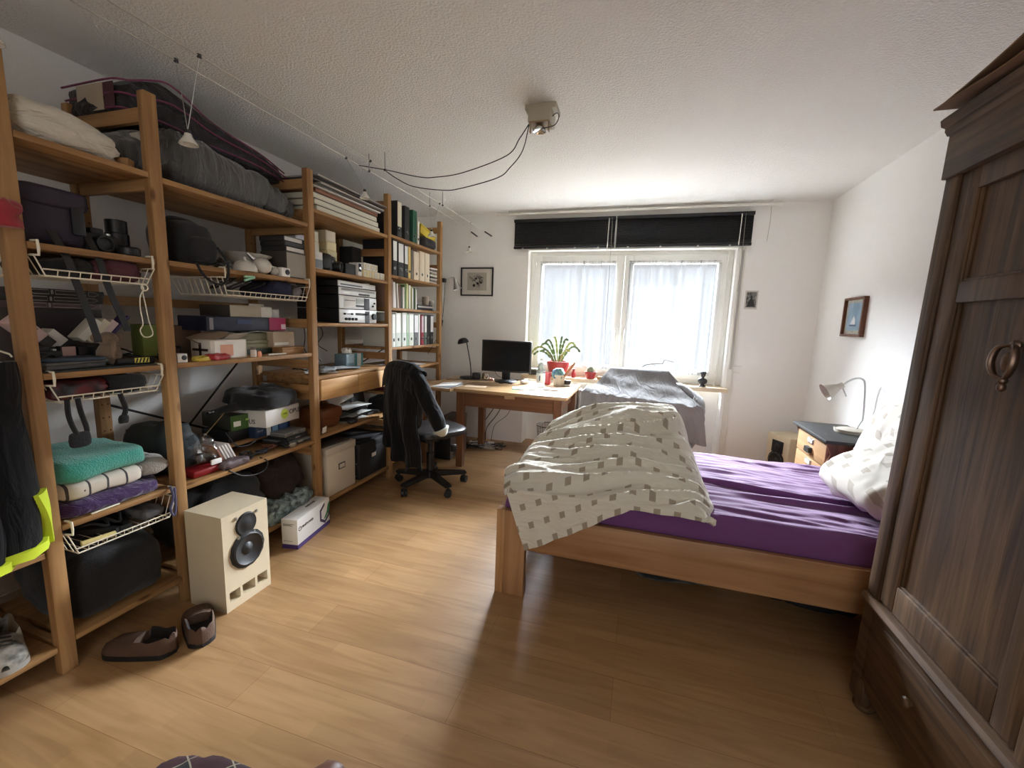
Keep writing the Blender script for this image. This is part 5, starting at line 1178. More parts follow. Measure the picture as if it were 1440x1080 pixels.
# ================================================================== third bay
for k in range(3):
    t = thing('flat_box', ('white slab box, lowest of the three on the top shelf', 'white slab box, middle of the three on the top shelf', 'white slab box, uppermost of the three on the top shelf')[k], 'box', (-1.985 - .004 * k, 2.615 - .012 * k, 2.008 + .0375 * k), 0, 'white slab boxes on the top shelf')
    MB().box(-.44, 0, -.335, .335, 0, .033, b=.006).build('box_body', cm(206, 202, 184), t)
    MB().box(-.436, -.004, -.33, .33, .0332, .0368).build('lid_edge', cm(84, 80, 70), t)
solo('picture_board', MB().box(-.45, 0, -.325, .325, 0, .022, b=.002), wood('reddish_board', (128, 84, 62), (150, 104, 78), 'Y'), 'reddish wooden board lying on the white slab boxes', 'board', (-1.99, 2.605, 2.122))
for k, (z, w, c, dy, rl, lab) in enumerate(((2.146, .68, (196, 192, 184), .0, .0, 'pale card sheet lying directly on reddish board'), (2.160, .72, (92, 86, 78), .02, .02, 'dark grey card sheet above the pale one'), (2.176, .70, (168, 164, 156), .05, .01, 'light grey card sheet in middle of the stack'), (2.192, .76, (74, 66, 58), .03, .025, 'brown-black card sheet near top of stack'), (2.212, .74, (150, 146, 140), .06, -.01, 'grey card sheet on top of stack, nearest ceiling'))):
    solo('card_sheet', MB().bx((-.23, 0, .006), (.46, w, .009), (rl, 0, .02 * (k % 3 - 1))), cm(*c), lab, 'card sheet', (-1.975, 2.60 + dy, z), 0, 'card sheets on the white slab boxes')
# shelf 1.653 : film boxes
COLS = [(2.305, .085, [(.115, (206, 200, 176)), (.07, (44, 42, 40)), (.03, (210, 212, 216))]), (2.42, .098, [(.06, (216, 206, 176)), (.055, (224, 214, 186)), (.075, (220, 214, 194)), (.075, (214, 210, 186))]), (2.535, .1, [(.07, (44, 44, 44)), (.09, (220, 206, 160)), (.06, (226, 212, 166)), (.075, (216, 206, 178))])]
random.seed(11)
for ci, (y, w, st) in enumerate(COLS):
    z = 1.654
    for k, (hh, c) in enumerate(st):
        if ci == 2: yy = y + .055
        else: yy = y
        pn = [('label', 'F', .1, .9, .15, .85, cm(min(255, c[0] + 8), min(255, c[1] + 8), min(255, c[2] + 14)))] if sum(c) > 300 else ()
        ord_ = ['lowest', 'second', 'third', 'topmost'][k]; col_ = ['left', 'middle', 'right'][ci]
        carton('film_box', '%s %s box of %s stack on shelf above the stereo' % (ord_, 'cream' if sum(c) > 300 and c[2] < 200 else ('white' if c[0] > 150 else 'black'), col_), 'box', (-2.13 - .004 * k, yy, z), (.18, w, hh), cm(*c), grp='film boxes stacked above the stereo', panels=pn)
        z += hh + .001
solo('panel', MB().bx((0, 0, .125), (.02, .085, .25)), cm(150, 144, 140), 'grey upright panel right of cream film boxes', 'panel', (-2.30, 2.715, 1.654))
t = camera('silver and black camera before the cream film boxes', (-2.03, 2.49, 1.654), BLACK, 1.1, .3)
MB().box(-.05, .003, -.07, .07, .055, .075, b=.004).build('silver_top', STEEL, t)
heap('camera_case', 'open black leather camera case leaning on the camera', 'case', (-2.08, 2.41, 1.655), (.12, .10, .11), LEATH, 3, .012, 12, .6)
carton('product_box', 'white and grey carton at left end of shelf above stereo', 'box', (-1.985, 2.285, 1.654), (.1, .07, .105), cm(206, 206, 204), panels=[('grey_lower_half', 'F', .05, .95, .05, .55, cm(120, 126, 132))])
carton('product_box', 'black square carton in front of the right cream stack', 'box', (-2.0, 2.615, 1.654), (.12, .11, .075), BLACK)
t = carton('viewer', 'white and black slide viewer left of the slide boxes', 'slide viewer', (-1.985, 2.70, 1.654), (.08, .045, .095), WHITE, panels=[('black_face', 'F', .1, .8, .35, .95, BLACK)])
MB().lathe([(.012, 0), (.014, .004), (.0, .006)], (.001, 0, .06), 16, axis='X').build('eyepiece', CHROME, t)
n = 0
for row, (z, ys, c) in enumerate(((1.654, [2.755 + .034 * k for k in range(8)], (222, 208, 160)), (1.707, [2.765 + .034 * k for k in range(5)], (226, 222, 212)))):
    for k, y in enumerate(ys):
        cc = c if not (row == 0 and k > 3) else (214, 206, 188)
        carton('slide_box', 'small cream slide box in lower row of two above stereo' if row == 0 else 'small white slide box in upper row of two above stereo', 'slide box', (-1.985, y, z), (.12, .032, .052), cm(*cc), grp='slide boxes in the lower row' if row == 0 else 'slide boxes in the upper row', panels=[('label', 'F', .25, .75, .2, .8, cm(206, 196, 164) if (k + row) % 2 else cm(200, 200, 196))])
carton('storage_box', 'tall black box file at right end behind slide boxes', 'box', (-2.2, 2.955, 1.654), (.12, .11, .25), cm(30, 29, 29))
# stereo units at 1.313
SIL = mat('silver_front', (206, 206, 204), .35, .35, vary=.03)
def hifi(label, z, h, dep=.36, w=.43, rz=0.0, y=2.70, x=-2.0):
    t = thing('stereo_unit', label, 'stereo', (x, y, z), rz)
    MB().box(-dep, -.006, -w / 2 + .002, w / 2 - .002, .006, h, b=.002).build('case', BLACK, t)
    MB().box(-.006, 0, -w / 2, w / 2, .004, h, b=.0015).build('silver_front', SIL, t)
    for s_ in (-1, 1): MB().cyl((-.05, s_ * .17, 0), (-.05, s_ * .17, .007), .014, n=10).build('foot', RUB, t)
    return t
def pan(t, nm, m, *bs):
    b = MB()
    for y0, y1, z0, z1 in bs: b.box(0, .0016, y0, y1, z0, z1)
    b.build(nm, m, t)
t = hifi('silver stereo amplifier with big black knob, lowest of the stereo stack', 1.3135, .098)
for y, r in ((-.165, .007), (-.085, .007)): MB().lathe([(r, 0), (r, .012), (0, .013)], (0, y, .066), 14, axis='X').build('small_knob', DGREY, t)
for k in range(4): MB().lathe([(.010, 0), (.009, .012), (0, .013)], (0, -.15 + .037 * k, .030), 16, axis='X').build('black_knob', BLACK, t)
MB().lathe([(.024, 0), (.022, .016), (0, .018)], (0, .175, .052), 22, axis='X').build('big_knob', BLACK, t)
pan(t, 'dark_display', cm(66, 66, 66), (-.04, .10, .058, .076)); pan(t, 'slider_block', cm(40, 40, 40), (.07, .125, .004, .09))
MB().text('Integrated Stereo', .009, (.002, -.14, .063)).build('lettering', INK, t)
t = hifi('silver cassette deck in middle of the stereo stack', 1.412, .094)
pan(t, 'cassette_door', cm(226, 226, 222), (-.165, -.04, .016, .078)); pan(t, 'door_slot', cm(110, 110, 108), (-.16, -.045, .060, .066)); pan(t, 'keys', BLACK, (-.035, .08, .02, .034), (.06, .125, .004, .088)); pan(t, 'meter', cm(176, 180, 180), (-.03, .05, .042, .08))
for y, z in ((.165, .032), (.185, .055)): MB().lathe([(.007, 0), (.007, .01), (0, .011)], (0, y, z), 14, axis='X').build('knob', BLACK, t)
t = hifi('flat grey compact disc player on top of the stereo stack', 1.508, .055, y=2.705, x=-2.005)
pan(t, 'disc_tray', cm(150, 150, 150), (-.19, .20, .033, .049)); pan(t, 'display', cm(50, 50, 52), (.0, .13, .010, .022)); pan(t, 'bright_keys', WHITE, (-.17, -.10, .014, .022))
t = hifi('slim grey tuner above the compact disc player', 1.565, .042, y=2.705, x=-2.01)
pan(t, 'scale', cm(90, 90, 92), (-.19, .05, .012, .022)); pan(t, 'bright_strip', WHITE, (-.18, .1, .028, .034))
t = thing('disc_rack', 'small dark wire rack right of the stereo stack', 'rack', (-2.08, 2.965, 1.3135))
b = MB()
for y in (-.04, .04):
    b.tube([(0, y, 0), (0, y, .24), (-.16, y, .24), (-.16, y, 0)], .004, 6)
b.build('frame', BLACK, t)
for z in (.02, .1, .19): MB().box(-.16, 0, -.036, .036, z, z + .012, b=.002).build('tier', PINE('X'), t)
# cables hanging behind
for k, (y, dy, zl) in enumerate(((2.33, .03, .14), (2.40, -.02, .30), (2.63, .02, .26), (2.68, .04, .27), (2.74, .02, .30), (2.79, .05, .22))):
    cable('thin black cable hanging behind desk niche under the stereo', [(-2.44, y, 1.30), (-2.45, y + dy, 1.30 - zl * .4), (-2.43, y - dy * .6, 1.30 - zl * .75), (-2.40, y + dy * .8, 1.30 - zl)], .003, grp='cables hanging behind the stereo')
# board at .97 with drawers below
t = thing('drawer_unit', 'pine two-drawer unit hung under desk-height board in third bay', 'drawer unit', (-1.964, 2.63, .808))
b = MB().box(-.44, -.02, -.385, -.372, 0, .138).box(-.44, -.02, .372, .385, 0, .138).box(-.44, -.43, -.372, .372, 0, .138).box(-.44, -.02, -.372, .372, 0, .008).box(-.42, -.02, -.006, .006, .008, .138)
b.build('carcass', PINE('Y'), t)
for y0, y1 in ((-.385, -.003), (.003, .385)): MB().box(-.02, .004, y0, y1, .002, .136, b=.002).build('drawer_front', wood('pale_pine', (190, 142, 88), (216, 170, 114), 'Y', .45, 1, .8), t)
for k in range(5):
    solo('paper_sheet', MB().grid(lambda u, v: (-.14 * 1 + .14 * u, -.1 + .2 * v, .001 + .004 * math.sin(u * 5 + v * 4 + k)), 6, 8, 0, thick=.001), cm(206 - 14 * k, 204 - 12 * k, 200 - 10 * k), ('pale paper lying at left on desk-height board', 'grey-white paper lying over others at desk-height board', 'folded grey paper on desk-height board, middle', 'dull paper at back of desk-height board', 'small dim paper at right of desk-height board')[k], 'paper', (-2.05 - .05 * (k % 2), 2.37 + .10 * k, .971 + .007 * (k % 3)), .3 * (k - 2))
solo('cable', MB().tube(coil(77, (0, 0, 0), (.2, .16, .03), 13, .004), .0035, 6), CABLE, 'tangled dark cable on desk-height board near third post', 'cable', (-2.2, 2.36, .985))
heap('cable_bundle', 'grey wrinkled cable bundle at front of desk-height board', 'cable', (-2.02, 2.36, .985), (.08, .16, .03), cm(110, 112, 112), 6, .008, 25)
carton('tissue_box', 'blue-grey tissue box on desk-height board', 'box', (-2.16, 2.80, .971), (.11, .10, .10), cm(118, 142, 152), panels=[('pale_pattern', 'F', .1, .9, .3, .9, cm(150, 172, 180))])
carton('tissue_box', 'teal and white tissue box right of the blue-grey one', 'box', (-2.16, 2.905, .971), (.11, .10, .10), cm(206, 214, 210), panels=[('teal_edge', 'F', .0, .25, 0, 1, cm(52, 128, 130)), ('teal_side', 'F', .78, 1, 0, 1, cm(70, 140, 140))])
for y in (2.79, 2.83): heap('tissue', 'white tissue tuft sticking out of blue-grey tissue box', 'tissue', (-2.21, y, 1.072), (.04, .03, .04), PAPER, int(y * 100) % 9, .008, 30, grp='tissue tufts')
# board .578
BROWN = mat('tan_leather', (112, 64, 34), .45, vary=.15, bump=.2, bscale=60)
t = thing('leather_bag', 'brown leather satchel standing on shelf under the drawers', 'bag', (-2.04, 2.43, .579))
MB().blob((-.1, 0, .075), (.2, .21, .15), .35, .008, 9, 2, e2=.45).build('body', BROWN, t, smooth=60)
MB().blob((-.085, 0, .105), (.2, .222, .085), .35, .006, 9, 5, e2=.5).build('flap', BROWN, t, smooth=60)
MB().tube(spline([(-.08, -.06, .145), (-.08, -.03, .175), (-.08, .03, .175), (-.08, .06, .145)], 5), .007, 8).build('handle', BROWN, t)
PG = 'papers piled beside the satchel'
for k in range(8):
    solo('paper_sheet', MB().grid(lambda u, v: (-.2 * 1 + .2 * u, -.14 + .28 * v, .003 * math.sin(u * 4 + v * 6 + k * 2) + .01 * v * (k % 3) * .6), 6, 10, 0, thick=.0015), cm(*((214, 212, 208), (60, 58, 56), (206, 206, 204), (226, 224, 220), (150, 150, 150), (220, 218, 214), (40, 40, 42), (230, 230, 228))[k]), ('white paper at bottom', 'dark folder second from bottom', 'grey-white paper third from bottom', 'white paper in the middle', 'grey paper above the middle', 'white paper third from top', 'black folder second from top', 'bright paper on top')[k] + ' of pile beside leather satchel', 'paper', (-2.03 - .02 * (k % 3), 2.70 + .02 * (k % 4), .581 + .0125 * k), .18 * math.sin(k * 2.3))
solo('paper_sheet', MB().grid(lambda u, v: (-.02 - .10 * u * u, -.14 + .26 * v, .0 + .12 * u + .05 * v), 8, 8, 0, thick=.0015), PAPER, 'open brochure leaning up on pile beside leather satchel', 'brochure', (-2.12, 2.68, .685))
solo('computer_mouse', MB().blob((0, 0, .016), (.06, .10, .032), .8, 0, 1, nu=20, nv=12), DGREY, 'dark computer mouse on shelf in front of satchel', 'mouse', (-2.0, 2.60, .579), .2)
solo('price_tag', MB().bx((0, 0, .022), (.003, .036, .044), (.2, .3, 0)), PAPER, 'white tag leaning on brown satchel beside third post', 'tag', (-1.985, 2.29, .579))
t = thing('tablet', 'small dark screen standing at back of shelf under drawers', 'screen', (-2.2, 2.93, .579))
MB().bx((0, 0, .11), (.014, .17, .15), (0, -.2, 0), b=.004).build('screen', BLACK, t); MB().box(-.06, .03, -.05, .05, 0, .012, b=.003).bx((-.01, 0, .03), (.012, .03, .05)).build('stand', DGREY, t)
carton('keyboard', 'dark shallow tray in front of small dark screen', 'tray', (-2.05, 2.94, .579), (.11, .15, .018), DGREY)
# bottom boxes
def storage(label, y, w, h, m, lidm, x=-1.985, dep=.40):
    t = thing('storage_box', label, 'box', (x, y, .113))
    MB().box(-dep, 0, -w / 2, w / 2, 0, h - .05, b=.006).build('box_body', m, t)
    MB().box(-dep - .006, .006, -w / 2 - .006, w / 2 + .006, h - .055, h, b=.008).build('lid', lidm, t)
    k = MB().box(0, .003, -.035, .035, h * .48, h * .48 + .045, b=.001).build('label_holder', DGREY, t)
    MB().box(.003, .004, -.027, .027, h * .48 + .008, h * .48 + .037).build('label_card', cm(200, 192, 176), k)
    for z in (.03, h * .45): MB().lathe([(.006, 0), (.005, .003), (0, .004)], (-.03, -w / 2, z), 10, axis='Y').lathe([(.006, -.003), (.005, 0), (0, .001)], (-.03, -w / 2 - .001, z), 10, axis='Y').build('stud', STEEL, t)
    return t
storage('white cardboard storage box with lid on bottom shelf', 2.455, .30, .345, cm(206, 196, 178), cm(196, 186, 170))
storage('black cardboard storage box with lid right of the white one', 2.835, .355, .285, cm(36, 36, 38), cm(42, 42, 44))
solo('folder', MB().bx((-.17, 0, .012), (.34, .34, .014), (0, 0, .06), b=.003), cm(30, 30, 32), 'black folder lying on lid of black storage box', 'folder', (-2.0, 2.83, .399))
solo('folder', MB().bx((-.17, 0, .006), (.33, .26, .01), (0, 0, -.08), b=.003), cm(66, 62, 60), 'grey folder lying on lid of white storage box', 'folder', (-2.01, 2.46, .459))

# ================================================================== fourth bay: files
def binder(label, loc, w, h, body, spine=None, hole=True, dep=.285, grp=None, lean=0.0, lo=.42, hi=.96):
    t = thing('ring_binder', label, 'binder', loc, 0, grp)
    if lean: t.rotation_euler = (lean, 0, 0)
    MB().box(-dep, 0, -w / 2, w / 2, 0, h, b=.0025).build('cover', body, t)
    if spine: MB().box(0, .0012, -w / 2 + .006, w / 2 - .006, h * lo, h * hi).build('spine_label', spine, t)
    if hole:
        MB().lathe([(.013, 0), (.014, .0016), (.009, .0022), (.009, .0004)], (0, 0, h * .22), 14, axis='X', cap=False).build('ring_pull', CHROME, t)
        MB().lathe([(.0, .0006), (.0095, .0007)], (0, 0, h * .22), 14, axis='X').build('finger_hole', BLACK, t)
    return t
BX = -1.975
BK = cm(28, 28, 30); WS = cm(222, 222, 220); GN = cm(22, 78, 56)
# row on the top shelf (2.025)
binder('black binder with cream spine, first on top row of files', (BX, 3.215, 2.026), .07, .285, BK, cm(206, 200, 176), lo=.3, hi=.98)
binder('plain black binder right of the cream-spined one, top row', (BX, 3.335, 2.026), .075, .275, BK, None)
binder('dark green binder on top row of files', (BX, 3.465, 2.026), .07, .275, GN, None)
binder('narrow white folder beside the dark green binder', (BX, 3.53, 2.026), .028, .20, cm(206, 200, 182), cm(226, 222, 206), True)
t = thing('crate', 'yellow plastic crate tilted on black bag, top right of shelves', 'crate', (-2.0, 3.75, 2.12))
t.rotation_euler = (-.16, 0, .05)
YEL = cm(196, 172, 52)
b = MB().box(-.22, 0, -.16, .16, 0, .006).box(-.005, 0, -.16, .16, .0, .07).box(-.22, -.215, -.16, .16, 0, .07).box(-.22, 0, -.16, -.155, 0, .07).box(-.22, 0, .155, .16, 0, .07)
b.build('tray', YEL, t)
MB().box(-.008, .008, -.17, .17, .068, .078, b=.002).box(-.228, -.212, -.17, .17, .068, .078, b=.002).box(-.21, -.01, -.17, -.156, .068, .078, b=.002).box(-.21, -.01, .156, .17, .068, .078, b=.002).build('rim', YEL, t)
heap('black_bag', 'black bag squashed under yellow crate on top row', 'bag', (-2.11, 3.75, 2.026), (.27, .36, .10), BLACKF, 5, .014, 9)
# second row (1.709)
for y, w, h, bd, sp, lab in ((3.145, .066, .285, BK, WS, 'black binder with white label, first on second row of files'), (3.237, .085, .28, BK, WS, 'wide black binder with white label, second on second row'), (3.32, .06, .275, BK, WS, 'narrow black binder with white label, third on second row'), (3.376, .04, .27, cm(206, 178, 104), None, 'pale yellow slim binder on second row'), (3.42, .03, .25, cm(110, 104, 98), None, 'grey slim folder on second row')):
    binder(lab, (BX, y, 1.71), w, h, bd, sp, hole=(w > .035))
for k, y in enumerate((3.495, 3.60, 3.70)):
    t = binder(('cream magazine file, left of three on second row', 'cream magazine file, middle of three on second row', 'cream magazine file, right of three on second row')[k], (BX, y, 1.71), .088, .265 if k else .245, cm(212, 198, 176), None, grp='cream magazine files')
carton('wooden_box', 'small brown box lying on left cream magazine file', 'box', (-1.99, 3.49, 1.957), (.12, .09, .03), cm(78, 52, 36))
for k in range(9):
    solo('magazine', MB().bx((-.11, 0, .008), (.22, .15 - .004 * (k % 3), .012), (.10 * ((k % 3) - 1) * .3, 0, .05 * (k % 2))), cm(*((206, 200, 188), (128, 122, 110), (190, 186, 176), (92, 88, 80), (214, 210, 200), (150, 140, 122), (200, 196, 186), (110, 104, 96), (218, 214, 206))[k]), 'magazine in the loose pile at right end of second row', 'magazine', (-1.985, 3.84 + .006 * (k % 3), 1.712 + .0165 * k), 0, 'magazines piled on second row')
# third row (1.446): brochures and books
ROW3 = [(3.105, .022, .225, (150, 120, 104), 'brown-pink booklet, first on third row'), (3.128, .018, .20, (206, 206, 204), 'white booklet beside the brown-pink one on third row'), (3.158, .030, .21, (224, 222, 216), 'white wide folder on third row'), (3.192, .022, .20, (196, 190, 182), 'pale grey folder on third row'), (3.222, .026, .195, (112, 78, 56), 'brown book on third row'), (3.25, .02, .18, (44, 40, 38), 'black book beside brown book on third row'), (3.278, .022, .18, (216, 214, 206), 'white book after the black one on third row'), (3.312, .034, .20, (86, 110, 52), 'green book on third row'), (3.35, .026, .215, (206, 214, 150), 'pale lime folder on third row'), (3.382, .026, .205, (222, 220, 206), 'cream folder after the lime one on third row'), (3.42, .022, .195, (150, 156, 92), 'olive slim book on third row'), (3.447, .020, .185, (216, 216, 212), 'white slim book before the gap on third row'), (3.475, .022, .19, (70, 96, 60), 'dark green slim book on third row'), (3.50, .018, .18, (226, 224, 218), 'white slim book, last upright on third row')]
for k, (y, w, h, c, lab) in enumerate(ROW3):
    t = thing('book', lab, 'book', (BX - .004 * (k % 3), y, 1.447), 0, 'books on the third row')
    t.rotation_euler = ((.06 if k in (2, 3) else 0), 0, 0)
    MB().box(-.21, 0, -w / 2, w / 2, 0, h, b=.002).build('cover', cm(*c), t)
    MB().box(-.205, -.004, -w / 2 + .003, w / 2 - .003, h - .002, h + .001).build('pages', PAPER, t)
carton('tin', 'teal small carton at right of the books on third row', 'box', (-2.05, 3.60, 1.50), (.08, .09, .09), cm(56, 92, 92))
t = carton('radio', 'black flat radio lying at right end of third row', 'radio', (-2.0, 3.71, 1.447), (.16, .30, .05), BLACK, panels=[('silver_strip', 'F', .02, .98, .45, .75, cm(176, 176, 174))])
solo('mug', MB().lathe([(0, 0), (.03, 0), (.033, .006), (.033, .08), (.030, .08), (.028, .01), (0, .008)], n=20).tube(spline([(0, .032, .065), (0, .055, .055), (0, .055, .03), (0, .032, .02)], 5), .004, 6), cm(150, 138, 124), 'grey-brown mug standing on radio at right of third row', 'mug', (-2.05, 3.80, 1.498))
solo('glass_jar', MB().lathe([(0, 0), (.028, 0), (.03, .004), (.03, .07), (.024, .078), (.024, .095), (0, .096)], n=20), mat('cloudy_glass', (150, 148, 140), .1, spec=.8), 'small glass jar at right end of third row', 'jar', (-2.03, 3.885, 1.447))
# fourth row (1.119)
LABELS4 = [(3.122, .048, .275, (206, 210, 204), (226, 226, 222), 'white binder, first on lowest row of files'), (3.193, .08, .285, (200, 206, 196), (232, 232, 228), 'wide white binder, second on lowest row'), (3.29, .07, .285, (206, 212, 204), (228, 228, 226), 'white binder, third on lowest row'), (3.345, .03, .28, (150, 178, 150), (196, 210, 190), 'slim pale green folder on lowest row'), (3.408, .08, .285, (196, 202, 190), (226, 228, 222), 'wide white binder right of the pale green folder'), (3.495, .078, .285, (96, 98, 100), (222, 222, 222), 'grey binder with white label on lowest row'), (3.552, .026, .285, (212, 210, 208), (232, 230, 228), 'slim white binder left of the red binder'), (3.612, .05, .28, (134, 30, 46), (196, 176, 180), 'red binder on lowest row'), (3.672, .05, .28, (92, 108, 100), (216, 218, 214), 'grey-green binder with white label on lowest row'), (3.73, .055, .285, (30, 30, 32), None, 'plain black binder on lowest row'), (3.80, .066, .285, (34, 34, 36), (226, 226, 226), 'black binder with white label, last on lowest row')]
for y, w, h, c, s_, lab in LABELS4:
    binder(lab, (BX, y, 1.12), w, h, cm(*c), cm(*s_) if s_ else None, hole=w > .045, grp='ring binders on the lowest row')
# work surface and things under it
for k, (y, c) in enumerate(((3.2, (206, 204, 200)), (3.34, (226, 224, 220)), (3.5, (190, 190, 186)), (3.62, (214, 212, 208)))):
    solo('paper_sheet', MB().grid(lambda u, v: (-.26 * 1 + .26 * u, -.1 + .2 * v, .004 * math.sin(u * 5 + v * 3 + k)), 6, 8, 0, thick=.002), cm(*c), ('white paper', 'bright paper', 'greyish paper', 'pale paper')[k] + (' at left', ' second from left', ' third from left', ' at right')[k] + ' on board below lowest binders', 'paper', (-2.0 + .01 * k, y, .936), .15 * (k - 1.5))
for k in range(4):
    heap('folded_cloth', ('maroon folded cloth', 'white folded cloth', 'maroon striped cloth', 'pale folded cloth')[k] + (' lowest', ' second', ' third', ' topmost')[k] + ' of pile beside the chair back', 'cloth', (-2.08, 3.19, .742 + .042 * k), (.22, .16, .042), cm(*((96, 34, 44), (206, 202, 198), (110, 44, 54), (196, 190, 186))[k]), k + 2, .004, 12, .35)
heap('backpack', 'black backpack on low board behind the swivel chair', 'backpack', (-2.13, 3.22, .403), (.28, .2, .27), BLACKF, 9, .015, 8, .5, e2=.55)
heap('bag', 'dark blue bag right of black backpack behind chair', 'bag', (-2.13, 3.47, .403), (.28, .2, .24), cm(30, 34, 46, .8), 6, .015, 8, .5, e2=.55)
for k in range(5):
    heap('garment', ('red', 'white', 'dark', 'maroon', 'grey')[k] + ' crumpled garment on lowest board behind the chair', 'garment', (-2.06, 3.17 + .09 * k, .141), (.2, .1, .06), cm(*((130, 36, 40), (190, 184, 178), (40, 38, 42), (92, 40, 44), (110, 108, 106))[k]), k + 3, .012, 16)
carton('carton', 'brown carton at back of board behind the chair', 'box', (-2.12, 3.74, .403), (.25, .22, .26), CARD)
# ================================================================== desk goods
t = thing('monitor', 'black flat monitor on round foot at back of desk', 'monitor', (-1.30, 4.14, .751))
b = MB().box(-.265, .265, -.02, .012, .10, .425, b=.006).box(-.16, .16, .012, .04, .16, .36, b=.01)
b.build('housing', BLACK, t)
MB().box(-.25, .25, -.0215, -.0195, .118, .41).build('screen', mat('dark_screen', (14, 14, 16), .22, vary=0), t)
MB().box(-.045, .045, -.0, .03, .015, .17, b=.006).build('neck', BLACK, t)
MB().lathe([(0, 0), (.115, 0), (.118, .008), (.11, .014), (.04, .024), (0, .026)], (0, -.0, 0), 32).build('foot', BLACK, t)
t = thing('desk_lamp', 'slim black desk lamp with dome head left of the monitor', 'lamp', (-1.76, 4.22, .746))
MB().lathe([(0, 0), (.085, 0), (.085, .012), (.075, .02), (0, .022)], (.0, 0, 0), 24).build('base', BLACK, t)
MB().tube(spline([(.04, 0, .02), (.03, 0, .15), (.0, 0, .30), (-.02, 0, .39), (-.03, 0, .41), (-.05, 0, .415)], 5), .006, 8).build('stem', BLACK, t)
b = MB(Matrix.Translation((-.065, 0, .405)) @ Matrix.Rotation(-.25, 4, 'Y')).lathe([(.06, -.03), (.062, -.025), (.055, .0), (.04, .018), (.015, .026), (0, .027)], n=24, cap=False)
b.build('lamp_head', BLACK, t)
t = thing('alarm_clock', 'small black cube clock at foot of the black desk lamp', 'clock', (-1.635, 4.16, .751))
MB().box(-.04, .04, -.03, .03, .0, .07, b=.01).build('case', BLACK, t); MB().lathe([(.0, -.032), (.018, -.031), (.018, -.029)], (0, 0, .04), 16, axis='Y').build('dial', DGREY, t)
solo('tin_cup', MB().lathe([(0, 0), (.034, 0), (.038, .01), (.038, .065), (.034, .065), (.033, .01), (0, .006)], n=24), CHROME, 'shiny silver cup left of the monitor foot', 'cup', (-1.545, 4.20, .751))
heap('wax_lump', 'small pinkish lump on desk left of monitor foot', 'lump', (-1.455, 4.12, .751), (.06, .045, .028), cm(176, 138, 120), 2, .004, 20)
solo('computer_mouse', MB().blob((0, 0, .018), (.065, .10, .036), .8, 0, 1, nu=20, nv=12), WHITE, 'white computer mouse on desk right of the monitor', 'mouse', (-1.09, 4.10, .751), -.6)
for x, y, l in ((-1.30, 3.985, 'left'), (-1.215, 4.02, 'right')): solo('usb_stick', MB().box(-.02, .02, -.009, .009, 0, .008, b=.002), BLACK, 'tiny black stick lying before the monitor foot, %s one' % l, 'usb stick', (x, y, .751), .4)
cable('black cable snaking along desk behind silver cup', [(-1.9, 3.98, .752), (-1.8, 4.02, .756), (-1.7, 4.06, .754), (-1.6, 4.03, .757), (-1.5, 4.12, .754), (-1.4, 4.25, .757), (-1.2, 4.31, .755), (-1.1, 4.2, .754)], .0035)
cable('black cable looping from monitor down to the desk', [(-1.44, 4.17, .86), (-1.42, 4.22, .80), (-1.36, 4.24, .77), (-1.30, 4.24, .757), (-1.2, 4.26, .756)], .0035)
t = thing('water_bottle', 'clear water bottle with white label on the desk', 'bottle', (-.90, 4.0, .751))
MB().lathe([(0, 0), (.038, 0), (.042, .006), (.042, .165), (.038, .19), (.02, .225), (.014, .24), (.014, .262), (.010, .262), (.010, .24), (.034, .19), (.038, .16), (.038, .01), (0, .006)], n=28).build('bottle_body', glassy('bottle_glass', (.93, .97, .96), .80, .03), t)
MB().lathe([(.0425, .04), (.0428, .042), (.0428, .13), (.0425, .132)], n=28, cap=False).build('white_label', PAPER, t)
MB().lathe([(.0428, .142), (.043, .143), (.043, .158), (.0428, .16)], n=28, cap=False).build('grey_band', cm(150, 156, 158), t)
MB().bx((0, -.0435, .085), (.012, .001, .05), b=.0).build('label_print', cm(70, 76, 86), t)
MB().lathe([(.0155, .258), (.0155, .278), (0, .28)], n=18).build('cap', cm(206, 208, 206), t)
t = thing('flower_pot', 'white ceramic pot of utensils at right end of desk', 'pot', (-.745, 4.16, .751))
MB().lathe([(0, 0), (.05, 0), (.055, .008), (.062, .11), (.057, .11), (.05, .012), (0, .01)], n=28).build('pot_body', cm(196, 186, 170, .4), t)
heap('dish_cloth', 'blue and teal cloth stuffed into white pot', 'cloth', (-.757, 4.16, .82), (.095, .09, .095), photo('teal_blue_cloth', (48, 76, 110), (110, 160, 150), 22, 3), 4, .014, 20)
solo('wooden_ruler', MB().bx((.055, 0, .115), (.022, .004, .25), (0, .62, 0)), wood('ruler_wood', (140, 92, 58), (170, 120, 80), 'Z'), 'brown wooden ruler leaning out of white pot', 'ruler', (-.72, 4.13, .775))
t = thing('box_camera', 'small black and white gadget at right back corner of desk', 'gadget', (-.66, 4.17, .751))
MB().box(-.03, .03, -.03, .02, .018, .06, b=.008).build('black_body', BLACK, t); MB().box(-.034, .034, -.034, .024, 0, .018, b=.003).build('white_base', WHITE, t)
t = thing('vase', 'pinkish red plastic vase behind the water bottle', 'vase', (-.865, 4.17, .751))
MB().lathe([(0, 0), (.03, 0), (.033, .02), (.026, .06), (.036, .125), (.033, .125), (.023, .06), (0, .01)], n=22).build('vase_body', cm(170, 60, 66, .35), t)
b = MB().grid(lambda u, v: (-.12 + .24 * u, -.09 + .18 * v, .001 + .004 * abs(math.sin(u * 6)) * (1 - v)), 12, 10, 0, thick=.0012)
solo('map_leaflet', b, photo('teal_map_print', (96, 156, 160), (186, 200, 176), 18, 6), 'teal printed leaflet lying flat on the desk', 'leaflet', (-1.0, 3.80, .752), .3)
t = thing('notepad', 'white notepad with grey print at right front of desk', 'notepad', (-.745, 3.84, .751), -.1)
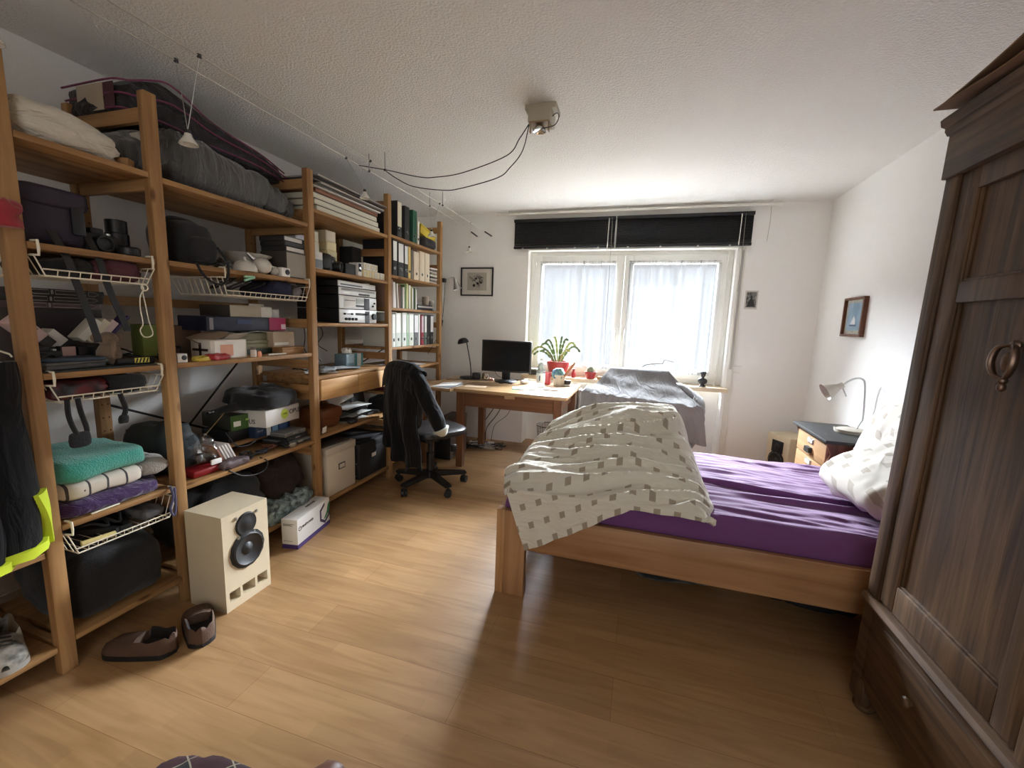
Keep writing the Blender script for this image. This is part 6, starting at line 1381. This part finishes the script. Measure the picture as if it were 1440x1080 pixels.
MB().box(-.075, .075, -.055, .055, 0, .012, b=.001).build('pages', PAPER, t); MB().box(-.05, .02, .01, .03, .012, .0125).build('grey_print', cm(120, 122, 128), t)
for k in range(3): solo('paper_sheet', MB().grid(lambda u, v: (-.1 + .2 * u, -.14 + .28 * v, .001 + .008 * k * u), 6, 8, 0, thick=.001), (PAPER, cm(200, 208, 220), PAPER)[k], ('white sheet lying lowest', 'bluish sheet lying in middle', 'white sheet lying uppermost')[k] + ' at front of side table by the chair', 'paper', (-1.71, 3.62 + .02 * k, .746 + .003 * k), .2 * (k - 1))
solo('envelope', MB().box(-.1, .1, -.06, .06, 0, .002), cm(214, 188, 160), 'beige envelope at left front of desk', 'envelope', (-1.45, 3.68, .751), .2)

# window sill goods (sill top at .80)
RED = mat('red_plastic_pot', (150, 40, 42), .35, vary=.06)
SOIL = mat('dark_soil', (44, 34, 28), .95)
def pot(name, label, loc, r0, r1, h, m):
    t = thing(name, label, 'plant', loc)
    MB().lathe([(0, 0), (r0, 0), (r1 * .97, h * .86), (r1, h * .86), (r1 * 1.02, h), (r1 * .95, h), (r0 * .9, h * .2), (0, h * .2)], n=28).build('red_pot', m, t)
    MB().lathe([(r1 * .9, h * .9), (0, h * .93)], n=20).build('soil', SOIL, t)
    return t
t = pot('potted_christmas_cactus', 'leafy arching cactus in big red pot on window sill', (-.83, 4.51, .801), .085, .125, .165, RED)
LEAF = mat('cactus_leaf_green', (84, 104, 56), .5, vary=.25, vscale=30); PALE = mat('cactus_leaf_pale', (150, 150, 84), .5, vary=.25, vscale=30)
random.seed(5)
for k, (dx, hz, rr, dy) in enumerate(((-.27, .16, .5, 0), (-.19, .20, .55, .02), (-.12, .24, .6, -.02), (-.06, .27, .7, .03), (.03, .28, .7, 0), (.09, .26, .6, -.03), (.15, .22, .55, .02), (.20, .18, .5, 0), (-.22, .12, .5, -.05), (.12, .15, .5, -.06), (-.14, .14, .6, -.07))):
    b = MB(); n_ = 7
    pts = [Vector((dx * .15 + dx * (q / n_) ** .9, dy * (q / n_) + dy, .15 + hz * math.sin(q / n_ * PI * (.52 + 1.3 * abs(dx))) ** .85)) for q in range(n_ + 1)]
    for q in range(n_):
        a, c = pts[q], pts[q + 1]; d = c - a; w_ = .011 if q else .006
        side = d.cross(Vector((0, 1, 0))).normalized(); up_ = side.cross(d).normalized()
        v = [a - side * w_ * .45, a + d * .3 - side * w_, a + d * .8 - side * w_ * 1.1, c - side * w_ * .4, c + side * w_ * .4, a + d * .8 + side * w_ * 1.1, a + d * .3 + side * w_, a + side * w_ * .45]
        b.add([tuple(p + up_ * .0014) for p in v] + [tuple(p - up_ * .0014) for p in v], [tuple(range(8)), tuple(range(15, 7, -1))] + [(i, (i + 1) % 8, 8 + (i + 1) % 8, 8 + i) for i in range(8)])
    b.build('leaf_stem', PALE if k % 3 == 0 else LEAF, t, smooth=0)
t = pot('potted_cactus', 'small round cactus in red pot on middle of window sill', (-.475, 4.50, .801), .042, .062, .075, RED)
b = MB()
for a in range(12):
    for q in range(5):
        th = .2 + q * .3; b.tube([(.04 * math.sin(th) * math.cos(a * PI / 6), .04 * math.sin(th) * math.sin(a * PI / 6), .08 + .045 * math.cos(th)), (.053 * math.sin(th) * math.cos(a * PI / 6), .053 * math.sin(th) * math.sin(a * PI / 6), .08 + .060 * math.cos(th))], .0012, 4)
b.blob((0, 0, .085), (.082, .082, .09), 1, .004, 40, 2, nu=24, nv=14, flat=False)
b.build('cactus_body', mat('grey_green_cactus', (126, 130, 108), .8, vary=.2), t)
t = thing('sauce_bottle', 'tiny red bottle on window sill right of big pot', 'bottle', (-.655, 4.50, .801))
MB().lathe([(0, 0), (.022, 0), (.023, .045), (.014, .06), (.012, .075)], n=18).build('bottle_body', RED, t); MB().lathe([(.013, .074), (.013, .092), (0, .093)], n=14).build('cap', cm(110, 30, 32), t)
t = thing('tea_tin', 'small dark tin with pale lid on sill behind the monitor', 'tin', (-1.10, 4.50, .801))
MB().box(-.045, .045, -.03, .03, 0, .055, b=.004).build('tin_body', cm(48, 52, 46), t); MB().box(-.047, .047, -.032, .032, .055, .07, b=.004).build('lid', cm(176, 182, 166), t)
solo('wood_slice', MB().box(-.04, .05, -.03, .03, 0, .03, b=.004), PINE('X'), 'small wooden block on sill right of the round cactus', 'wood block', (-.36, 4.50, .801))
solo('candle_tin', MB().lathe([(0, 0), (.03, 0), (.03, .05), (.026, .05), (.025, .01), (0, .01)], n=20), cm(60, 60, 58), 'dark grey cup on sill just left of the cloth ridge', 'cup', (-.30, 4.54, .801))
t = thing('bust', 'small black bust figurine on right end of window sill', 'figurine', (.62, 4.50, .801))
BST = mat('black_bronze', (30, 30, 32), .4, vary=.15, spec=.6)
b = MB().lathe([(0, 0), (.03, 0), (.03, .012), (.018, .02), (.016, .03)], n=20).blob((0, 0, .055), (.085, .05, .06), .8, .002, 20, 2, nu=24, nv=14, flat=False).cyl((0, 0, .07), (0, -.002, .10), .016, .014, 14)
b.blob((0, -.004, .122), (.044, .052, .06), .95, .001, 30, 3, nu=24, nv=16, flat=False).blob((0, -.03, .118), (.010, .014, .016), 1, 0, 1, nu=10, nv=8, flat=False).blob((0, .004, .138), (.052, .055, .036), .9, .004, 60, 5, nu=24, nv=12, flat=False)
b.build('figure', BST, t)
solo('twig', MB().tube(spline([(-.02, .0, .0), (0, 0, .08), (.02, 0, .165), (.10, -.01, .195), (.17, -.01, .20), (.205, -.01, .205), (.215, -.01, .235), (.235, -.01, .24), (.31, -.02, .225)], 5), [.006 - .00007 * k for k in range(41)], 6).tube([(.10, -.01, .195), (.14, -.01, .18)], .003, 5), mat('grey_bark', (110, 104, 100), .8), 'bent grey twig standing on sill behind the dust cloth', 'twig', (.03, 4.50, .801))

# under the desk
t = thing('computer_tower', 'black computer tower standing under desk beside chair', 'computer', (-1.775, 3.86, 0))
MB().box(-.085, .085, -.2, .2, .008, .40, 0, b=.004).build('case', cm(96, 84, 78, .5), t)
MB().box(-.086, .086, -.212, -.2, .006, .402, b=.004).build('black_front', BLACK, t)
t = thing('waste_basket', 'black wire waste basket under right side of desk', 'basket', (-.86, 4.30, 0))
b = MB()
for k in range(24):
    a = k * PI / 12; b.tube([(.09 * math.cos(a), .09 * math.sin(a), 0.003), (.125 * math.cos(a), .125 * math.sin(a), .30)], .0014, 4)
for z in (.003, .06, .12, .18, .24, .30): b.tube([((.09 + .035 * z / .3) * math.cos(a * PI / 14), (.09 + .035 * z / .3) * math.sin(a * PI / 14), z) for a in range(28)], .002 if z < .3 else .004, 5, closed=True)
b.build('wire_mesh', BLACK, t); MB().lathe([(0, .0), (.09, 0), (.09, .003), (0, .003)], n=24).build('base_plate', BLACK, t)
t = thing('power_strip', 'white power strip on floor by back leg of desk', 'power strip', (-1.60, 4.28, 0), .2)
MB().box(-.14, .14, -.03, .03, 0, .04, b=.01).build('strip_body', WHITE, t)
for k in range(3): MB().lathe([(.0, .041), (.018, .0412), (.02, .044), (.022, .04)], (-.09 + .07 * k, 0, 0), 16).build('socket', cm(150, 148, 142), t)
for k, (x0, y0, z0, pts) in enumerate(((-1.40, 4.34, .71, [(-1.36, 4.3, .55), (-1.42, 4.28, .38), (-1.55, 4.3, .2), (-1.56, 4.28, .06)]), (-1.18, 4.34, .70, [(-1.22, 4.3, .58), (-1.4, 4.3, .55), (-1.48, 4.3, .42), (-1.62, 4.3, .2), (-1.65, 4.28, .05)]), (-1.30, 4.36, .66, [(-1.28, 4.36, .5), (-1.34, 4.36, .35), (-1.48, 4.36, .22), (-1.50, 4.3, .05)]))):
    cable(('black cable hanging straight down under desk', 'black cable looping along underside of desk', 'thin black cable drooping at back under desk')[k], [(x0, y0, z0)] + pts, .0045 if k < 2 else .0028)
for k in range(3): solo('cable', MB().tube(coil(91 + k, (0, 0, 0), (.28 - .04 * k, .16, .05), 15, .004), .004, 6), (CABLE, cm(150, 148, 144), CABLE)[k], ('black tangled cable on floor by power strip', 'grey tangled cable on floor under desk middle', 'black cable knot on floor beside desk back leg')[k], 'cable', (-1.50 + .12 * (k - 1), 4.12 + .04 * k, 0.001))

# ================================================================== floor
CNC = mat('white_gloss_carton', (222, 220, 216), .5, vary=.02); VIO = cm(70, 50, 110, .5)
t = thing('product_box', 'white carton with hexagon leaf emblem on floor before the shelves', 'box', (-1.853, 2.03, 0), .17)
MB().box(-.10, 0, -.17, .17, 0, .18, b=.002).build('box_body', CNC, t)
b = MB().box(0, .0012, -.17, .17, 0, .026).box(-.10, 0, -.1712, -.17, 0, .026); b.build('violet_band', VIO, t)
hx = [(.112 + .062 * math.cos(a), .098 + .07 * math.sin(a)) for a in [PI / 6 + k * PI / 3 for k in range(6)]]; hi_ = [(.112 + .045 * math.cos(a), .098 + .051 * math.sin(a)) for a in [PI / 6 + k * PI / 3 for k in range(6)]]
b = MB()
for k in range(6):
    if k in (0,): continue
    q = [hx[k], hx[(k + 1) % 6], hi_[(k + 1) % 6], hi_[k]]; q = [(min(.17, a), c) for a, c in q]; b.prism(q, 0.0002, .0014, 'YZ')
b.build('hexagon_emblem', cm(56, 48, 76), t)
MB().prism([(.098, .058), (.112, .07), (.135, .095), (.15, .14), (.168, .155), (.166, .11), (.15, .085), (.125, .062)], .0002, .0016, 'YZ').build('green_leaf', cm(38, 134, 84), t)
b = MB().text('PINEPOWER', .021, (.0012, -.128, .112)); b.build('lettering', INK, t)
b = MB()
for k in range(6):
    a0, a1 = k * PI / 3, (k + .72) * PI / 3; b.tube([(.0012, -.147 + .012 * math.cos(a0), .118 + .012 * math.sin(a0)), (.0012, -.147 + .012 * math.cos(a1), .118 + .012 * math.sin(a1))], .0018, 5)
b.build('ring_emblem', INK, t)
b = MB().text('PINEPOWER', .017, (-.05, .0, .1812), (0, 1, 0), (-1, 0, 0)); b.build('lettering', INK, t)
b = MB()
for z, l in ((.15, .07), (.145, .05), (.14, .06), (.045, .055)): b.box(-.09, -.09 + l, -.1709, -.17, z, z + .0025)
b.build('fine_print', cm(120, 112, 100), t)
LOAF = mat('brown_suede', (82, 60, 46), .8, vary=.2, bump=.2, bscale=120); LIN = mat('dark_lining', (24, 18, 16), .9)
t = thing('loafer', 'brown loafer lying nearer the first post, left of the pair', 'shoe', (-1.69, 1.085, 0), 1.86); shoe(t, .28, .105, .085, LOAF, RUB, LIN)
t = thing('loafer', 'brown loafer seen from its heel, right of the pair', 'shoe', (-1.615, 1.135, 0), 1.0); shoe(t, .28, .105, .085, LOAF, RUB, LIN)
def plaid():
    m, nt, p = _base('dark_tartan_wool'); N, L = nt.nodes, nt.links
    tc = N.new('ShaderNodeTexCoord'); mp = N.new('ShaderNodeMapping'); mp.inputs['Rotation'].default_value = (0, 0, .5); L.new(tc.outputs['Object'], mp.inputs['Vector'])
    br = N.new('ShaderNodeTexBrick'); br.offset = 0; br.inputs['Scale'].default_value = 1; br.inputs['Brick Width'].default_value = .11; br.inputs['Row Height'].default_value = .09; br.inputs['Mortar Size'].default_value = .0022
    br.inputs['Color1'].default_value = lin((26, 29, 28)); br.inputs['Color2'].default_value = lin((56, 28, 34)); br.inputs['Mortar'].default_value = lin((136, 128, 108))
    L.new(mp.outputs['Vector'], br.inputs['Vector']); L.new(br.outputs['Color'], p.inputs['Base Color']); p.inputs['Roughness'].default_value = .95; return m
heap('tartan_blanket', 'dark tartan blanket heaped on floor at bottom edge of picture', 'blanket', (-1.0, .56, 0), (.46, .44, .10), plaid(), 4, .018, 7, .6, e2=.7, nu=56, nv=24)
heap('leather_pouch', 'brown leather pouch on floor beside the tartan blanket', 'pouch', (-.735, .715, 0), (.14, .32, .10), mat('reddish_brown_leather', (96, 62, 48), .5, vary=.15), 7, .014, 10, .6, e2=.7, rz=.3)
heap('black_bag', 'black bag lying on floor under the bed', 'bag', (.25, 2.42, 0), (.5, .34, .2), BLACKF, 5, .02, 7, .6, e2=.7)
heap('black_bag', 'second dark bag under bed close to the wardrobe', 'bag', (.92, 2.4, 0), (.42, .36, .17), cm(26, 26, 30, .85), 8, .02, 7, .6, e2=.7)
